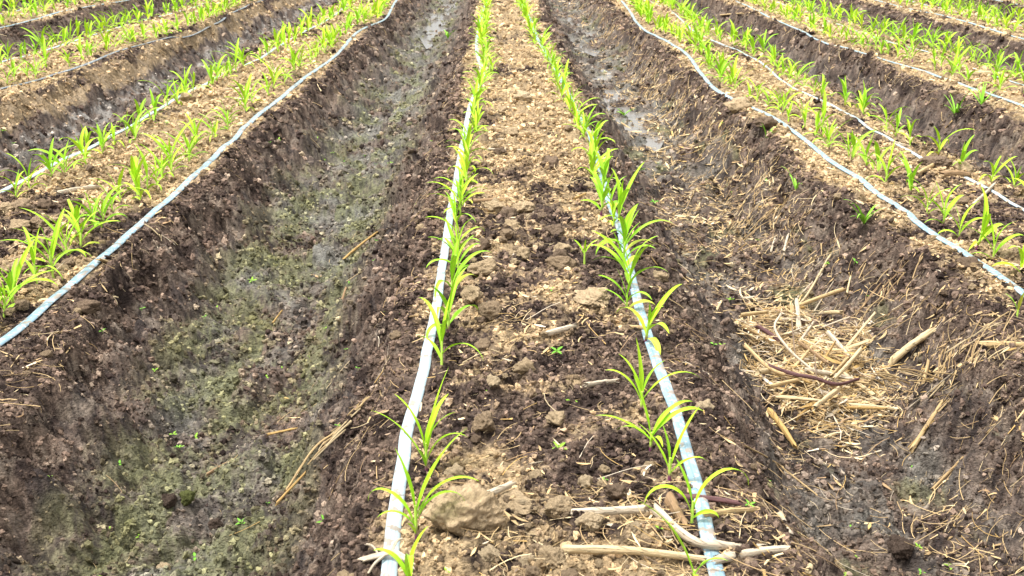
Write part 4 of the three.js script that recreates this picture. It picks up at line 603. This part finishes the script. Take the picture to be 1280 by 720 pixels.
// grass tufts and tiny weeds
{
  const r = rng(55), blade = leafMat(0.3, 0.58, 0.04);
  const tuft = (x, d, n, L, W, label) => { const t = new THREE.Group(); t.position.set(x, H(x, -d) - 0.003, -d); for (let i = 0; i < n; i++) { const m = new THREE.Mesh(leafGeo(0.004, r() * 6.28, L * (0.5 + 0.6 * r()), 0.8 + 0.6 * r(), 0.4 + 1.3 * r(), W, 4000 + i + n), blade); m.name = 'blade'; t.add(m); } put(t, 'grass_tuft', label, 'grass', 'grass tufts'); };
  tuft(1.058, 3.383, 12, 0.13, 0.004, 'grass tuft with straw at its foot on the straw bank');
  tuft(2.255, 5.709, 11, 0.16, 0.005, 'spreading grass tuft on the dark brown bank'); tuft(2.30, 5.52, 9, 0.13, 0.005, 'smaller grass tuft beside the spreading one on the dark brown bank');
  tuft(1.01, 4.028, 6, 0.11, 0.004, 'thin upright grass tuft on the bank below the pale grey tape'); tuft(1.06, 4.75, 7, 0.09, 0.004, 'low grass tuft by the bend of the pale grey tape'); tuft(0.638, 6.489, 7, 0.09, 0.005, 'grass tuft beside the puddle in the straw furrow'); tuft(-0.526, 9.691, 8, 0.12, 0.006, 'grass tuft in the far end of the green furrow'); tuft(0.52, 4.9, 6, 0.07, 0.005, 'low grass tuft on the middle bed side in the straw furrow');
  const wg = [0, 1, 2].map((v) => { const g = []; for (let i = 0; i < 2 + v; i++) g.push(leafGeo(0.008, i * 6.283 / (2 + v) + v, 0.011 + 0.003 * v, 0.35, 0.5, 0.0034, 600 + v * 5 + i, 4)); const s = new THREE.CylinderGeometry(0.0006, 0.0008, 0.014, 5); s.translate(0, 0.002, 0); g.push(s); return mergeGeometries(g.map((q) => { q.deleteAttribute('normal'); const e = q.index ? q : q; e.computeVertexNormals(); return e; })); });
  const wm = [leafMat(0.2, 0.46, 0.04), leafMat(0.3, 0.5, 0.04)]; let n = 0;
  for (let i = 0; i < 4000 && n < 150; i++) {
    const d = 1.4 + 4.2 * Math.pow(r(), 1.4), x = -0.07 + (r() * 2 - 1) * 0.46 * d, a = r(), b = r(), c = r(); if (!inView(x, d, -0.03) || tapeNear(x, d) > 0) continue; baseH(x, -d); const s = G.s, k = G.k, fi = G.side > 0 ? k : k - 1; if (a > (s > 0.15 ? 0.8 : 0.22)) continue;
    const m = new THREE.Mesh(wg[i % 3], wm[i % 2]); m.position.set(x, H(x, -d), -d); m.rotation.set((b - 0.5) * 0.5, c * 6.28, (a - 0.4) * 0.5); m.scale.setScalar(0.32 + 0.1 * d + 0.45 * b * b);
    put(m, 'weed_seedling', 'tiny ' + ['two', 'three', 'four'][i % 3] + '-leaved weed ' + (s < 0.15 ? 'on a planted bed' : fi === B0 - 1 ? 'in the green furrow' : fi === B0 ? 'in the straw furrow' : 'in an outer furrow') + nearMark(x, d), 'weed', 'tiny weeds'); n++;
  }
}
// standing water
{
  const wm = new THREE.MeshPhysicalMaterial({ color: lin(0.16, 0.15, 0.135), roughness: 0.09, bumpMap: soilBump, bumpScale: 0.0004 });
  const puddle = (x0, d0, d1, level, label) => {
    const P = [], I = [], n = 60, K = 8; for (let i = 0; i <= n; i++) { const d = mix(d0, d1, i / n), w = 0.24 * Math.sin(Math.PI * (i + 0.2) / (n + 0.4)) + 0.004; for (let k = 0; k <= K; k++) P.push(x0 + (k / K * 2 - 1) * w, level, -d); if (i) for (let k = 0; k < K; k++) { const a = (i - 1) * (K + 1) + k, b = a + K + 1; I.push(a, a + 1, b, a + 1, b + 1, b); } }
    const g = new THREE.BufferGeometry(); g.setAttribute('position', new THREE.Float32BufferAttribute(P, 3)); const uv = []; for (let i = 0; i < P.length; i += 3) uv.push(P[i] * 2, P[i + 2] * 2); g.setAttribute('uv', new THREE.Float32BufferAttribute(uv, 2)); g.setIndex(I); g.computeVertexNormals();
    put(new THREE.Mesh(g, wm), 'puddle', label, 'puddle', null, 'structure');
  };
  const lvl = (x, d0, d1, up) => { let s = 0, n = 0; for (let d = d0; d < d1; d += 0.05) { s += baseH(x, -d); n++; } return s / n + up; };
  puddle(-0.72, 9.9, 15.5, lvl(-0.72, 9.9, 15.5, 0.014), 'sky-bright puddle at the far end of the green furrow');
  puddle(0.7, 5.5, 8.6, lvl(0.7, 5.5, 8.6, 0.012), 'puddle in the grey mud of the straw furrow');
  puddle(0.7, 9.4, 13, lvl(0.7, 9.4, 13, 0.01), 'narrow puddle farther along the straw furrow');
  puddle(-2.22, 4.0, 10.5, lvl(-2.22, 4, 10.5, -0.004), 'long puddle below the water-streaked bank');
  puddle(2.03, 4.6, 9.5, lvl(2.03, 4.6, 9.5, -0.002), 'thin puddle below the grass-tufted bank');
}
renderer.render(scene, camera);
